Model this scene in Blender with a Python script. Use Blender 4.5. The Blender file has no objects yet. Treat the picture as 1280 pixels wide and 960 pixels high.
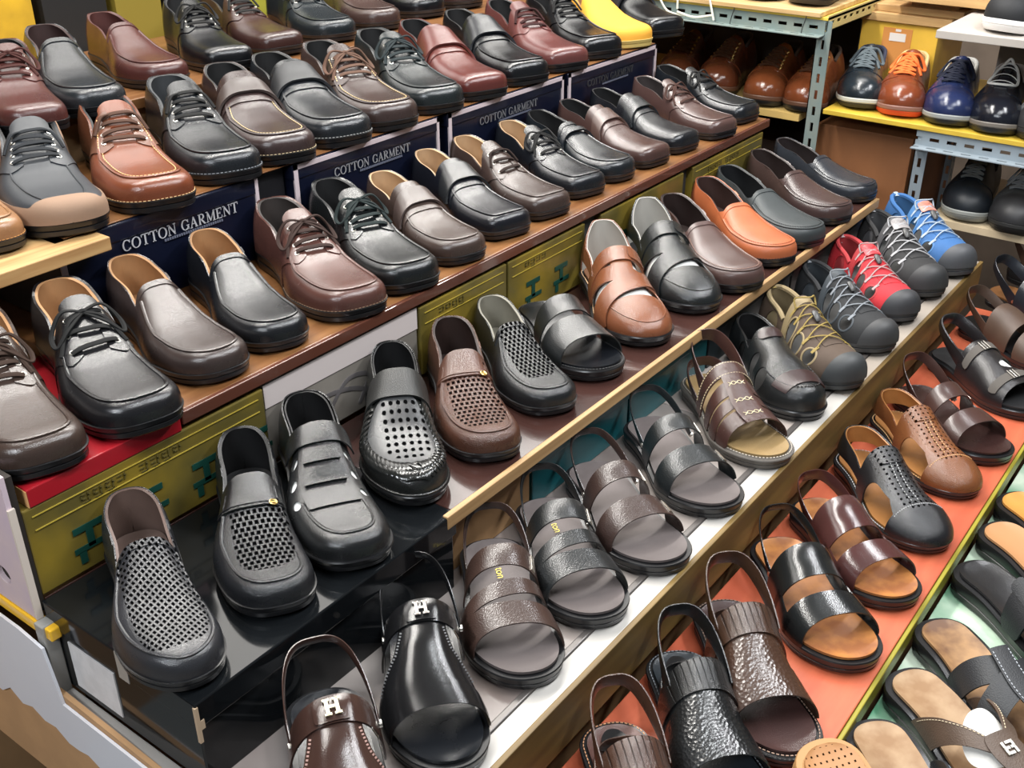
import bpy, math, random
import numpy as np
from mathutils import Vector, Matrix
random.seed(4)
rng = np.random.RandomState(7)
S = bpy.context.scene
PI = math.pi

# ---------------------------------------------------------------- camera, world, light
CAM_Z = 1.70
cd = bpy.data.cameras.new('camera'); cam = bpy.data.objects.new('camera', cd); S.collection.objects.link(cam)
cd.sensor_fit = 'HORIZONTAL'; cd.sensor_width = 36.0; cd.lens = 1360.0 / 1280.0 * 36.0
cd.clip_start = 0.02; cd.clip_end = 30
_al, _pi = math.radians(36.8), math.radians(28.9)
_R = Vector((math.sin(_al), -math.cos(_al), 0)); _F = Vector((math.cos(_al) * math.cos(_pi), math.sin(_al) * math.cos(_pi), -math.sin(_pi)))
_U = _R.cross(_F)
cam.matrix_world = Matrix(((_R.x, _U.x, -_F.x, 0), (_R.y, _U.y, -_F.y, 0), (_R.z, _U.z, -_F.z, CAM_Z), (0, 0, 0, 1)))
S.camera = cam

w = bpy.data.worlds.new('world'); S.world = w; w.use_nodes = True
bg = w.node_tree.nodes['Background']; bg.inputs[0].default_value = (0.85, 0.92, 1.0, 1); bg.inputs[1].default_value = 0.12

def area(name, loc, target, sx, sy, power, col=(1.0, 0.97, 0.92)):
    l = bpy.data.lights.new(name, 'AREA'); l.shape = 'RECTANGLE'; l.size = sx; l.size_y = sy; l.energy = power; l.color = col
    o = bpy.data.objects.new(name, l); S.collection.objects.link(o); o.location = loc
    o.rotation_euler = (Vector(target) - Vector(loc)).to_track_quat('-Z', 'Y').to_euler(); return o
area('ceiling_or_fill_lamp', (1.0, 1.55, 2.75), (1.0, 1.1, 0.8), 1.5, 0.16, 34)
area('ceiling_or_fill_lamp', (2.3, 1.45, 2.75), (2.2, 0.9, 0.8), 1.2, 0.16, 28)
area('ceiling_or_fill_lamp', (0.9, 0.15, 2.75), (0.9, 0.7, 0.8), 1.5, 0.16, 25, (0.95, 0.98, 1.0))
area('ceiling_or_fill_lamp', (2.1, -0.1, 2.7), (1.7, 0.6, 0.7), 1.5, 0.18, 30, (0.97, 0.98, 1.0))
area('ceiling_or_fill_lamp', (1.25, 2.35, 2.50), (1.0, 1.0, 0.9), 1.7, 0.5, 13)
area('ceiling_or_fill_lamp', (3.0, 1.70, 2.50), (1.6, 0.8, 0.8), 1.4, 0.5, 12)
area('ceiling_or_fill_lamp', (-0.9, 0.5, 2.3), (0.5, 0.9, 0.8), 0.7, 0.3, 24, (0.9, 0.95, 1.0))  # unseen fill light added at left to brighten the torn white paper

v = S.view_settings
try: v.view_transform = 'Standard'
except Exception: pass
v.look = 'None'; v.exposure = 0.34; v.gamma = 1.0
try: v.use_curve_mapping = False
except Exception: pass

# ---------------------------------------------------------------- materials
_M = {}
def mat(col, rough=0.5, coat=0.0, metal=0.0, grain=0.0, gscale=900, pat=None, mottle=0.0, mscale=25, col2=None, spec=0.5, name='mat', wood=None):
    key = (tuple(col), rough, coat, metal, grain, gscale, pat, mottle, mscale, None if col2 is None else tuple(col2), spec, wood)
    if key in _M: return _M[key]
    m = bpy.data.materials.new(name); m.use_nodes = True; nt = m.node_tree; N = nt.nodes; L = nt.links
    b = N['Principled BSDF']; b.inputs['Base Color'].default_value = (*col, 1); b.inputs['Roughness'].default_value = rough
    b.inputs['Coat Weight'].default_value = coat; b.inputs['Coat Roughness'].default_value = 0.05
    b.inputs['Metallic'].default_value = metal; b.inputs['Specular IOR Level'].default_value = spec
    tc = N.new('ShaderNodeTexCoord'); obj = tc.outputs['Object']
    def math_(op, a, c=None, clamp=False):
        n = N.new('ShaderNodeMath'); n.operation = op; n.use_clamp = clamp
        for i, val in enumerate((a, c)):
            if val is None: continue
            if isinstance(val, (int, float)): n.inputs[i].default_value = val
            else: L.new(val, n.inputs[i])
        return n.outputs[0]
    csock = None
    def mix(a, c, f):
        n = N.new('ShaderNodeMix'); n.data_type = 'RGBA'
        if isinstance(a, tuple): n.inputs[6].default_value = (*a, 1)
        else: L.new(a, n.inputs[6])
        if isinstance(c, tuple): n.inputs[7].default_value = (*c, 1)
        else: L.new(c, n.inputs[7])
        if isinstance(f, (int, float)): n.inputs[0].default_value = f
        else: L.new(f, n.inputs[0])
        return n.outputs[2]
    cur = tuple(col)
    if wood:
        mp = N.new('ShaderNodeMapping'); L.new(obj, mp.inputs[0]); mp.inputs['Scale'].default_value = wood
        nz = N.new('ShaderNodeTexNoise'); L.new(mp.outputs[0], nz.inputs[0]); nz.inputs['Scale'].default_value = 1.0; nz.inputs['Detail'].default_value = 6
        r = N.new('ShaderNodeMapRange'); L.new(nz.outputs[0], r.inputs[0]); r.inputs[1].default_value = .35; r.inputs[2].default_value = .65
        cur = mix(cur, tuple(col2), r.outputs[0])
    elif mottle > 0:
        nz = N.new('ShaderNodeTexNoise'); L.new(obj, nz.inputs[0]); nz.inputs['Scale'].default_value = mscale; nz.inputs['Detail'].default_value = 4
        r = N.new('ShaderNodeMapRange'); L.new(nz.outputs[0], r.inputs[0]); r.inputs[1].default_value = .38; r.inputs[2].default_value = .62
        r.inputs[4].default_value = mottle
        cur = mix(cur, tuple(col2) if col2 else tuple(c * .55 for c in col), r.outputs[0])
        rr = N.new('ShaderNodeMapRange'); L.new(nz.outputs[0], rr.inputs[0]); rr.inputs[3].default_value = max(.05, rough - .07); rr.inputs[4].default_value = rough + .07
        L.new(rr.outputs[0], b.inputs['Roughness'])
    height = None
    if grain > 0:
        vo = N.new('ShaderNodeTexVoronoi' if gscale < 1200 else 'ShaderNodeTexNoise'); L.new(obj, vo.inputs[0]); vo.inputs['Scale'].default_value = gscale
        height = math_('MULTIPLY', vo.outputs[0], grain)
    if pat:
        kind, px, py, rx, ry, xc, xr, yr = pat
        sp = N.new('ShaderNodeSeparateXYZ'); L.new(obj, sp.inputs[0]); X, Y = sp.outputs[0], sp.outputs[1]
        if kind == 'diag':
            A = math_('ADD', X, math_('MULTIPLY', Y, .8)); B = math_('SUBTRACT', Y, math_('MULTIPLY', X, .5))
        else: A, B = X, Y
        row = math_('MULTIPLY', A, 1 / px); bb = math_('MULTIPLY', B, 1 / py)
        if kind in ('brick', 'weave'):
            bb = math_('ADD', bb, math_('MULTIPLY', math_('FLOOR', row), .5))
        fa = math_('ABSOLUTE', math_('SUBTRACT', math_('FRACT', row), .5)); fb = math_('ABSOLUTE', math_('SUBTRACT', math_('FRACT', bb), .5))
        d = math_('MAXIMUM', math_('MULTIPLY', fa, 1 / rx), math_('MULTIPLY', fb, 1 / ry))
        if kind == 'dot':
            d = math_('SQRT', math_('ADD', math_('POWER', math_('MULTIPLY', fa, 1 / rx), 2), math_('POWER', math_('MULTIPLY', fb, 1 / ry), 2)))
        e = math_('ADD', math_('POWER', math_('ABSOLUTE', math_('MULTIPLY', math_('SUBTRACT', X, xc), 1 / xr)), 4), math_('POWER', math_('ABSOLUTE', math_('MULTIPLY', Y, 1 / yr)), 4))
        inside = math_('LESS_THAN', e, 1.0)
        r = N.new('ShaderNodeMapRange'); L.new(d, r.inputs[0]); r.inputs[1].default_value = .75; r.inputs[2].default_value = 1.1; r.inputs[3].default_value = 1; r.inputs[4].default_value = 0
        hole = math_('MULTIPLY', r.outputs[0], inside)
        cur = mix(cur, (0.0015, 0.0015, 0.0015), math_('MULTIPLY', hole, .97))
        L.new(math_('MULTIPLY', math_('SUBTRACT', 1.0, hole), spec), b.inputs['Specular IOR Level'])
        if coat: L.new(math_('MULTIPLY', math_('SUBTRACT', 1.0, hole), coat), b.inputs['Coat Weight'])
        hh = math_('MULTIPLY', hole, -1.6)
        height = hh if height is None else math_('ADD', height, hh)
    if not isinstance(cur, tuple): L.new(cur, b.inputs['Base Color'])
    if height is not None:
        bp = N.new('ShaderNodeBump'); bp.inputs['Strength'].default_value = 1.0 if pat else 0.6; bp.inputs['Distance'].default_value = 0.001
        L.new(height, bp.inputs['Height']); L.new(bp.outputs[0], b.inputs['Normal'])
        if coat: L.new(bp.outputs[0], b.inputs['Coat Normal'])
    _M[key] = m; return m

def leather(col, gloss=.30, grain=.25, pat=None, gs=900):
    return mat(tuple(c * .72 for c in col), gloss * .85 if gloss < .42 else gloss, .24 if gloss < .42 else 0.0, grain=grain, gscale=gs, pat=pat, mottle=.35, mscale=22, spec=.5, name='leather')
BLK = (.007, .008, .010); DGR = (.03, .034, .04)
DBR = (.050, .026, .019); BRN = (.055, .024, .020); BUR = (.095, .030, .026); TAN = (.30, .088, .03); ORA = (.62, .15, .05)
TANL = (.50, .26, .11); BLKL = (.012, .012, .013); BEIGE = (.62, .40, .22)
def rubber(c=(.010, .010, .011), r=.30): return mat(c, r, 0, grain=0, name='rubber')
def thread(c=(.55, .38, .18)): return mat(c, .8, name='thread')
METAL = mat((.75, .72, .66), .28, metal=1.0, name='steel'); GOLD = mat((.85, .58, .2), .28, metal=1.0, name='brass')

# ---------------------------------------------------------------- object helpers
def mk(name, V, F, m, parent=None, sharp=35, smooth=True):
    me = bpy.data.meshes.new(name); me.from_pydata([tuple(map(float, p)) for p in V], [], F); me.update()
    if m: me.materials.append(m)
    if smooth:
        me.shade_smooth(); me.set_sharp_from_angle(angle=math.radians(sharp))
    o = bpy.data.objects.new(name, me); S.collection.objects.link(o)
    if parent: o.parent = parent
    return o
def empty(name, loc=(0, 0, 0), rz=0, label=None, cat=None, group=None, scale=1.0, rx=0, ry=0):
    o = bpy.data.objects.new(name, None); S.collection.objects.link(o); o.location = loc; o.rotation_euler = (rx, ry, rz); o.scale = (scale,) * 3
    o.empty_display_size = .05
    return tag(o, label, cat, group)
def tag(o, label=None, cat=None, group=None, kind=None):
    if label: o['label'] = label
    if cat: o['category'] = cat
    if group: o['group'] = group
    if kind: o['kind'] = kind
    return o
class MB:
    def __init__(s): s.V = []; s.F = []
    def add(s, V, F):
        n = len(s.V); s.V += [tuple(p) for p in V]; s.F += [tuple(i + n for i in f) for f in F]; return s
    def box(s, x0, x1, y0, y1, z0, z1, R=None):
        V = [(x, y, z) for z in (z0, z1) for y in (y0, y1) for x in (x0, x1)]
        if R is not None: V = [tuple(R @ Vector(p)) for p in V]
        return s.add(V, [(0, 2, 3, 1), (4, 5, 7, 6), (0, 1, 5, 4), (2, 6, 7, 3), (0, 4, 6, 2), (1, 3, 7, 5)])
    def sweep(s, path, a, b, up=(0, 0, 1), n=6, closed=False):
        V, F = sweep(path, a, b, up, n, closed); return s.add(V, F)
    def build(s, name, m, parent=None, sharp=35, smooth=True, bevel=0):
        o = mk(name, s.V, s.F, m, parent, sharp, smooth)
        if bevel:
            md = o.modifiers.new('bevel', 'BEVEL'); md.width = bevel; md.segments = 2; md.limit_method = 'ANGLE'
        return o
def sweep(path, a, b, up=(0, 0, 1), n=6, closed=False):
    """tube of elliptical section: half width a sideways, half thickness b along up"""
    P = np.array(path, float); m = len(P)
    T = (np.roll(P, -1, 0) - np.roll(P, 1, 0)) if closed else np.gradient(P, axis=0)
    T /= np.linalg.norm(T, axis=1)[:, None] + 1e-12
    U = np.array(up, float)
    if U.ndim == 1: U = np.repeat(U[None], m, 0)
    Sd = np.cross(T, U); ln = np.linalg.norm(Sd, axis=1)[:, None]; Sd = np.where(ln > 1e-6, Sd / (ln + 1e-12), np.array([1., 0, 0]))
    Un = np.cross(Sd, T)
    A = np.broadcast_to(np.asarray(a, float), (m,)); B = np.broadcast_to(np.asarray(b, float), (m,))
    V = []; F = []
    for k in range(n):
        t = 2 * PI * (k + .5) / n
        V.append(P + Sd * (math.cos(t) * A)[:, None] + Un * (math.sin(t) * B)[:, None])
    V = np.stack(V, 1).reshape(-1, 3)
    for i in range(m if closed else m - 1):
        j = (i + 1) % m
        for k in range(n):
            l = (k + 1) % n; F.append((i * n + k, i * n + l, j * n + l, j * n + k))
    if not closed: F.append(tuple(range(n))[::-1]); F.append(tuple((m - 1) * n + k for k in range(n)))
    return [tuple(p) for p in V], F
def resample(P, step):
    P = np.array(P, float); d = np.r_[0, np.cumsum(np.linalg.norm(np.diff(P, axis=0), axis=1))]
    n = max(2, int(d[-1] / step) + 1); t = np.linspace(0, d[-1], n)
    return np.stack([np.interp(t, d, P[:, k]) for k in range(3)], 1)
def stitches(path, dash=.0035, gap=.002, r=.0006, wd=.0009):
    Q = resample(path, dash + gap); b = MB()
    for i in range(len(Q) - 1):
        p, q = Q[i], Q[i] + (Q[i + 1] - Q[i]) * (dash / (dash + gap)); b.sweep([p, q], wd, r, n=4)
    return b
def spl(P, n=40, closed=False):
    """Catmull-Rom through points"""
    P = np.array(P, float); m = len(P); out = []
    seg = m if closed else m - 1; k = max(2, n // seg)
    for i in range(seg):
        g = (lambda j: P[j % m]) if closed else (lambda j: P[min(max(j, 0), m - 1)])
        p0, p1, p2, p3 = g(i - 1), g(i), g(i + 1), g(i + 2)
        for t in np.linspace(0, 1, k, endpoint=False):
            out.append(.5 * ((2 * p1) + (p2 - p0) * t + (2 * p0 - 5 * p1 + 4 * p2 - p3) * t * t + (3 * p1 - p0 - 3 * p2 + p3) * t ** 3))
    if not closed: out.append(P[-1])
    return np.array(out)

# ---------------------------------------------------------------- the last: a foot-shaped surface P(s, q), s heel to toe, q across
def sm(x): x = np.clip(x, 0, 1); return x * x * (3 - 2 * x)
class Last:
    def __init__(k, L=.285, W=.101, toe=2.7, cap=.81, hs=None, nf=3.5, nr=3.0, pinch=.10, sole=(.0165, .028), spring=.005, hcap=3.0, hstart=.88, waist=0.0, side=1):
        k.L, k.W, k.toe, k.cap, k.nf, k.nr, k.pinch, k.sole, k.spring, k.hcap, k.hstart, k.side = L, W, toe, cap, nf, nr, pinch, sole, spring, hcap, hstart, side
        hs = hs or [(0, .080), (.2, .082), (.34, .076), (.42, .072), (.52, .060), (.65, .042), (.78, .033), (.9, .028), (1, .027)]
        k.hx, k.hy = zip(*hs); k.waist = waist
    def w(k, s):
        b = np.interp(s, [0, .13, .3, .42, .56, .68, .8, .9, 1], np.array([.75, .76, .715 - k.waist, .745 - k.waist, .90, 1.0, 1.0, .97, .93]) * k.W / 2)
        f = np.clip((s - k.cap) / (1 - k.cap), 0, 1); r = np.clip((.13 - s) / .13, 0, 1)
        return b * (1 - f ** k.toe) ** (1 / k.toe) * (1 - r ** 2.2) ** (1 / 2.2)
    def c(k, s): return k.side * (-.010 * sm((s - .25) / .45) + .014 * sm((s - .6) / .4) * 1.0)
    def z0(k, s): return k.sole[0] + (k.sole[1] - k.sole[0]) * sm((.5 - s) / .3) + k.spring * np.clip((s - .70) / .3, 0, 1) ** 2
    def h(k, s):
        b = 0
        for d in (-.03, -.015, 0, .015, .03): b = b + np.interp(s + d, k.hx, k.hy) / 5
        f = np.clip((s - k.hstart) / (1 - k.hstart), 0, 1); r = np.clip((.05 - s) / .05, 0, 1)
        return b * (1 - f ** k.hcap) ** (1 / k.hcap) * (1 - r ** 8) ** (1 / 8)
    def n(k, s): return k.nr + (k.nf - k.nr) * sm((s - .25) / .3)
    def P(k, s, q):
        s = np.asarray(s, float); q = np.asarray(q, float); th = PI / 2 * (1 - q); n = k.n(s)
        cy = np.sign(np.cos(th)) * np.abs(np.cos(th)) ** (2 / n); sz = np.abs(np.sin(th)) ** (2 / n)
        pin = k.pinch * (1 - sm((s - .45) / .25))
        y = k.c(s) + k.w(s) * (1 - pin * sz ** 2) * cy
        return np.stack([(s - .5) * k.L + 0 * q, y, k.z0(s) + k.h(s) * sz], -1)
    def N(k, s, q):
        s = np.asarray(s, float); q = np.asarray(q, float); e = 1e-3
        a = k.P(np.clip(s + e, 0, 1), q) - k.P(np.clip(s - e, 0, 1), q); b = k.P(s, np.clip(q + e, -1, 1)) - k.P(s, np.clip(q - e, -1, 1))
        n = np.cross(a, b); l = np.linalg.norm(n, axis=-1, keepdims=True); n = n / (l + 1e-15)
        sg = np.sign(np.sum(n * (k.P(s, q) - np.stack([(s - .5) * k.L + 0 * q, k.c(s) + 0 * q, k.z0(s) + .3 * k.h(s) + 0 * q], -1)), -1, keepdims=True))
        return n * np.where(sg == 0, 1, sg)
    def pt(k, s, q, off=0): return k.P(s, q) + k.N(s, q) * np.asarray(off, float)[..., None]
    def q_at(k, s, y):
        lo = -np.ones_like(s); hi = np.ones_like(s)
        for _ in range(22):
            mid = (lo + hi) / 2; yy = k.P(s, mid)[..., 1]; g = yy < y; lo = np.where(g, mid, lo); hi = np.where(g, hi, mid)
        return (lo + hi) / 2
    def outline(k, d=0.0, n=34):
        s = .5 - .5 * np.cos(PI * np.linspace(0, 1, n)); x = (s - .5) * k.L; w_ = k.w(s); c_ = k.c(s)
        lf = np.stack([x, c_ + w_], 1); rt = np.stack([x, c_ - w_], 1)
        loop = np.concatenate([lf, rt[-2:0:-1]]); T = np.roll(loop, -1, 0) - np.roll(loop, 1, 0); T /= np.linalg.norm(T, axis=1)[:, None] + 1e-12
        Nn = np.stack([-T[:, 1], T[:, 0]], 1)
        return loop + Nn * d, s
    def ring(k, d, zf, n=34):
        lp, s = k.outline(d, n); ss = np.concatenate([s, s[-2:0:-1]]); return np.column_stack([lp, [zf(t) for t in ss]])

def add_patch(last, fm, name, m, parent, off=0.0, th=.0016, s0=0., s1=1., q0=-1., q1=1., ns=64, nq=36, disp=None):
    t0, t1 = math.acos(1 - 2 * s0) / PI, math.acos(1 - 2 * s1) / PI
    s = .5 - .5 * np.cos(PI * np.linspace(t0, t1, ns)); q = np.linspace(q0, q1, nq); Sg, Qg = np.meshgrid(s, q, indexing='ij')
    P = last.P(Sg, Qg); N = last.N(np.clip(Sg, .004, .996), Qg)
    if disp is not None: P = P + N * disp(Sg, Qg)[..., None]
    A = (P + N * (off + th)).reshape(-1, 3); B = (P + N * off).reshape(-1, 3)
    f = fm(Sg, Qg, P).reshape(-1) if fm else np.ones(ns * nq)
    keep = f > 0; idx = lambda i, j: i * nq + j
    va = [tuple(p) for p in A]; vb = [tuple(p) for p in B]; ec = {}
    def cut(a, b):
        kx = (a, b) if a < b else (b, a)
        if kx not in ec:
            t = f[a] / (f[a] - f[b]); t = min(max(t, .02), .98); ec[kx] = len(va)
            va.append(tuple(A[a] + (A[b] - A[a]) * t)); vb.append(tuple(B[a] + (B[b] - B[a]) * t))
        return ec[kx]
    faces = []
    K = keep.reshape(ns, nq)
    for i in range(ns - 1):
        for j in range(nq - 1):
            c4 = (idx(i, j), idx(i + 1, j), idx(i + 1, j + 1), idx(i, j + 1)); c = int(K[i, j]) + int(K[i + 1, j]) + int(K[i + 1, j + 1]) + int(K[i, j + 1])
            if c == 4: faces.append(c4)
            elif c:
                poly = []
                for k in range(4):
                    a, b = c4[k], c4[(k + 1) % 4]
                    if keep[a]: poly.append(a)
                    if keep[a] != keep[b]: poly.append(cut(a, b))
                if len(poly) >= 3: faces.append(tuple(poly))
    if not faces: return None
    # orientation: want the outside facing out
    f0 = faces[len(faces) // 2]; a, b, c = (Vector(va[i]) for i in f0[:3]); nn = (b - a).cross(c - a)
    if nn.dot(Vector(va[f0[0]]) - Vector(vb[f0[0]])) < 0: faces = [x[::-1] for x in faces]
    cnt = {}
    for fc in faces:
        for k in range(len(fc)):
            a, b = fc[k], fc[(k + 1) % len(fc)]; cnt[(a, b)] = cnt.get((a, b), 0) + 1
    n = len(va); F = list(faces) + [tuple(i + n for i in fc[::-1]) for fc in faces]
    for (a, b) in cnt:
        if (b, a) not in cnt: F.append((b, a, a + n, b + n))
    used = sorted({i for fc in F for i in fc}); mp = {o: k for k, o in enumerate(used)}; allv = va + vb
    return mk(name, [allv[i] for i in used], [tuple(mp[i] for i in fc) for fc in F], m, parent, 40)

def add_sole(last, m, parent, prof, name='outsole', top=True, n=34, notch=True):
    """prof: list of (frac of height or absolute z fn, offset) from the ground up"""
    V = []; F = []; rings = []
    for (fr, d) in prof:
        def zf(s, fr=fr):
            base = max(0.0, last.spring * max(0, (s - .70) / .3) ** 2)
            if notch and fr == 0 and .33 < s < .46: base += .006
            t = float(last.z0(s)); return base + (t - base) * fr
        rings.append(last.ring(d, zf, n))
    m_ = len(rings[0])
    for r in rings: V += [tuple(p) for p in r]
    for k in range(len(rings) - 1):
        for i in range(m_):
            j = (i + 1) % m_; F.append((k * m_ + i, (k + 1) * m_ + i, (k + 1) * m_ + j, k * m_ + j))
    def capf(b, flip):
        for i in range(n - 1):
            l0, l1 = i, i + 1; r0, r1 = (m_ - i) % m_, (m_ - i - 1) % m_
            q = [l0, l1, r1, r0]; u = []
            for x in q:
                if x not in u: u.append(x)
            q = tuple(b + x for x in u); F.append(q[::-1] if flip else q)
    capf(0, False); capf((len(rings) - 1) * m_, True)
    return mk(name, V, F, m, parent, 30)
def add_bed(last, m, parent, d=-.003, lift=.001, dish=.003, name='insole', n=34, smax=1.0, smin=0., heel=.0):
    lp, s = last.outline(d, n); mm = len(lp); K = 9; V = []; F = []; rows = []
    for i in range(n):
        if s[i] > smax or s[i] < smin: continue
        a = lp[i]; b = lp[(mm - i) % mm]; row = []
        for j in range(K):
            t = j / (K - 1); p = a + (b - a) * t; r = abs(2 * t - 1); e = max(0, (.12 - s[i]) / .12)
            z = float(last.z0(s[i])) + lift + dish * max(r ** 3, e ** 2) + heel * e
            row.append(len(V)); V.append((p[0], p[1], z))
        rows.append(row)
    for i in range(len(rows) - 1):
        for j in range(K - 1): F.append((rows[i][j], rows[i][j + 1], rows[i + 1][j + 1], rows[i + 1][j]))
    n0 = len(V); V += [(x, y, z - .004) for x, y, z in V]; 
    bd = rows[0][:-1] + [r[-1] for r in rows[:-1]] + rows[-1][::-1][:-1] + [r[0] for r in rows[::-1][:-1]]
    F += [(bd[(i + 1) % len(bd)], bd[i], bd[i] + n0, bd[(i + 1) % len(bd)] + n0) for i in range(len(bd))]
    return mk(name, V, F, m, parent, 50)

def seam(last, d, sa, sb=1.0, off=.0, n=40):
    """path across the toe at inset d from the feather edge, from s=sa on the left round to sa on the right"""
    lp, s = last.outline(-d, n); m_ = len(lp); pts = []
    xs = [lp[i] for i in range(n) if s[i] > sa]; ys = [lp[(m_ - i) % m_] for i in range(n) if s[i] > sa]
    pts = np.array(xs + ys[::-1][1:]); ss = np.clip(pts[:, 0] / last.L + .5, 0, .995); q = last.q_at(ss, pts[:, 1])
    Pn = last.pt(ss, q, off); return resample(Pn, .004), (ss, q)

# ---------------------------------------------------------------- collars and shared shoe parts
def collar_z(last, s, heel=.066, side=.052, front=.070):
    return last.z0(s) + np.interp(s, [0, .04, .16, .28, .42, .55], [heel, heel, side + .004, side, side - .008, front])
def opening(last, throat, heel, side, front, curve=.25, soft=.0):
    def f(s, q, P):
        st = throat + curve * np.abs(q) ** 2
        return np.maximum((s - st) * last.L, collar_z(last, s, heel, side, front) - P[..., 2])
    return f

def shoe_base(root, last, um, lm, sm_, op, prof=None, lining=True):
    add_sole(last, sm_, root, prof or [(0, -.001), (.12, .001), (.45, .0015), (.50, -.0008), (.56, .0015), (.82, .003), (.96, .0035), (1.0, .001)])
    add_patch(last, op, 'upper', um, root, ns=72, nq=40)
    if lining:
        add_patch(last, op, 'lining', lm, root, off=-.0034, th=.0033, s1=.60, ns=34, nq=30)
        add_bed(last, lm, root, d=-.006, lift=.002, dish=.002, smax=.75)
def collar_path(last, heel, side, front, smax=.36, off=.0015):
    ss = np.concatenate([np.linspace(smax, .06, 18), [.035, .018, .008, .003]]); zc = collar_z(last, ss, heel, side, front); out = []
    lo = np.zeros_like(ss); hi = np.ones_like(ss)          # q from crown (0) to the feather edge (1)
    for _ in range(22):
        mid = (lo + hi) / 2; g = last.P(ss, mid)[..., 2] > zc; lo = np.where(g, mid, lo); hi = np.where(g, hi, mid)
    a = last.pt(ss, (lo + hi) / 2, off); b = last.pt(ss, -(lo + hi) / 2, off)
    P = np.concatenate([a, b[::-1]]); return resample(spl(P, 90), .006)
def welt(root, last, c=None, off=.0035, z=1.0):
    r = last.ring(.0018, lambda s: float(last.z0(s)) + .0008, 40); n = len(r)
    sel = [i for i in range(n) if r[i][0] > (.30 - .5) * last.L]; P = [r[i] for i in sel]
    # order: left heelward -> toe -> right heelward
    stitches(P, .0032, .0022, .0006, .0010).build('welt_stitching', thread(c or (.5, .35, .17)), root, smooth=False)
def apron(root, last, um, d=.0125, sa=.42, st=None, off=.0024, r=.0016):
    p, _ = seam(last, d, sa, off=off); 
    MB().sweep(p, r * 1.4, r, n=6).build('apron_seam', um, root)
    if st:
        p2, _ = seam(last, d + .0035, sa, off=off + .0002); stitches(p2, .003, .0018, .0005, .0008).build('apron_stitching', thread(st), root, smooth=False)

def bow(mb, last, s, c, n=8, r=.0017, size=1.0, drop=1):
    K = last.pt(s, 0., .007); rnd = rng.uniform(-.15, .15, 8)
    for sg in (-1, 1):
        q = .34 * size + rnd[0] * .1
        # loop lying on the sides
        pts = [K, last.pt(s - .012, sg * .22, .013), last.pt(s + .03 + rnd[1] * .1, sg * (q + .16), .011), last.pt(s + .09 + rnd[4] * .1, sg * (q + .14), .007), last.pt(s + .07, sg * .20, .009), K]
        mb.sweep(spl(pts, 40), r * 1.35, r * .75, n=6)
        e = [K, last.pt(s + .04, sg * .16, .010), last.pt(s + .09, sg * (.30 + rnd[2] * .3), .006), last.pt(s + .15 * drop, sg * (.42 + rnd[3] * .4), .004)]
        mb.sweep(spl(e, 24), r * 1.15, r * .8, n=6)
    mb.sweep([K + np.array([0, -.004, 0]), K + np.array([0, 0, .001]), K + np.array([0, .004, 0])], .0035, .003, n=8)

def derby(root, um, lm, sm_, last, eye=4, lace=(.012, .012, .012), ap=True, st=None, wst=None, qm=None, bow_=True, throat=.36, eyem=None, heel=.066, side=.052, qs=.64, ad=.0125, tongue=None, lr=.0023):
    op = opening(last, throat, heel, side, .088, .0)
    op2 = lambda s, q, P: np.maximum(np.minimum((s - throat) * last.L, (.55 - np.abs(q)) * .05), op(s, q, P))
    shoe_base(root, last, um, lm, sm_, opening(last, throat, heel, side, .075, .12))
    gap = .085
    def quarter(s, q, P):
        front = qs - .10 * np.clip((np.abs(q) - .30) / .5, 0, 1) - .04 * np.clip((.3 - np.abs(q)) / .3, 0, 1) ** 2 * 4 * .3
        a = (front - s) * last.L; b = (np.abs(q) - gap - .09 * np.clip((.52 - s) * 2, 0, 1)) * .05
        c = opening(last, .385, heel, side, .075, .10)(s, q, P)
        return np.minimum(np.minimum(a, b), c)
    add_patch(last, quarter, 'quarter', qm or um, root, off=.0017, th=.0015, s1=qs + .04, ns=56, nq=60)
    ss = np.linspace(.43, qs - .055, eye); lb = MB(); em = eyem or METAL
    for i, s in enumerate(ss):
        qe = .235
        for sg in (-1, 1):
            p = last.pt(s, sg * qe, .0036); n_ = last.N(s, sg * qe); t = np.linspace(0, 2 * PI, 13)[:-1]
            u = np.cross(n_, [0, 1, 0]); u /= np.linalg.norm(u); v_ = np.cross(n_, u)
            ring = [p + .0026 * (math.cos(a) * u + math.sin(a) * v_) for a in t]
            if em != 'none': MB().sweep(ring, .0009, .0007, up=n_, n=5, closed=True).build('eyelet', em, root)
        qq = np.linspace(-qe, qe, 12); sl = s + .008 * np.sin(qq / qe * 1.2) * (1 if i % 2 else -1)
        pth = last.pt(sl, qq, .0042 + .0028 * (1 - (qq / qe) ** 2)); lb.sweep(pth, lr * 1.5, lr * .75, up=last.N(sl, qq), n=6)
        if i == 0 and not bow_:
            for sg in (-1, 1):
                lb.sweep(spl([last.pt(s, sg * .06, .006), last.pt(s + .02, sg * .22, .010), last.pt(s + .09, sg * .40, .006)], 12), lr * 1.1, lr * .8, n=6)
    if bow_: bow(lb, last, ss[0] - .005, 0, r=lr)
    lb.build('laces', mat(lace, .75, spec=.15, name='lace'), root)
    # tongue tip
    add_patch(last, lambda s, q, P: np.minimum((s - throat + .045 - .03 * np.abs(q / .3) ** 2) * last.L, (.30 - np.abs(q)) * .06), 'tongue', tongue or um, root, off=.0005, th=.0025, s0=throat - .06, s1=.5, q0=-.35, q1=.35, ns=16, nq=14)
    if st:
        for sg in (-1, 1):
            pth = last.pt(np.linspace(.41, qs - .035, 24), sg * np.full(24, .36), .0036); stitches(pth, .003, .002, .0005, .0008).build('facing_stitching', thread(st), root, smooth=False)
    if ap: apron(root, last, um, ad, .50, st)
    if wst: welt(root, last, wst)

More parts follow.
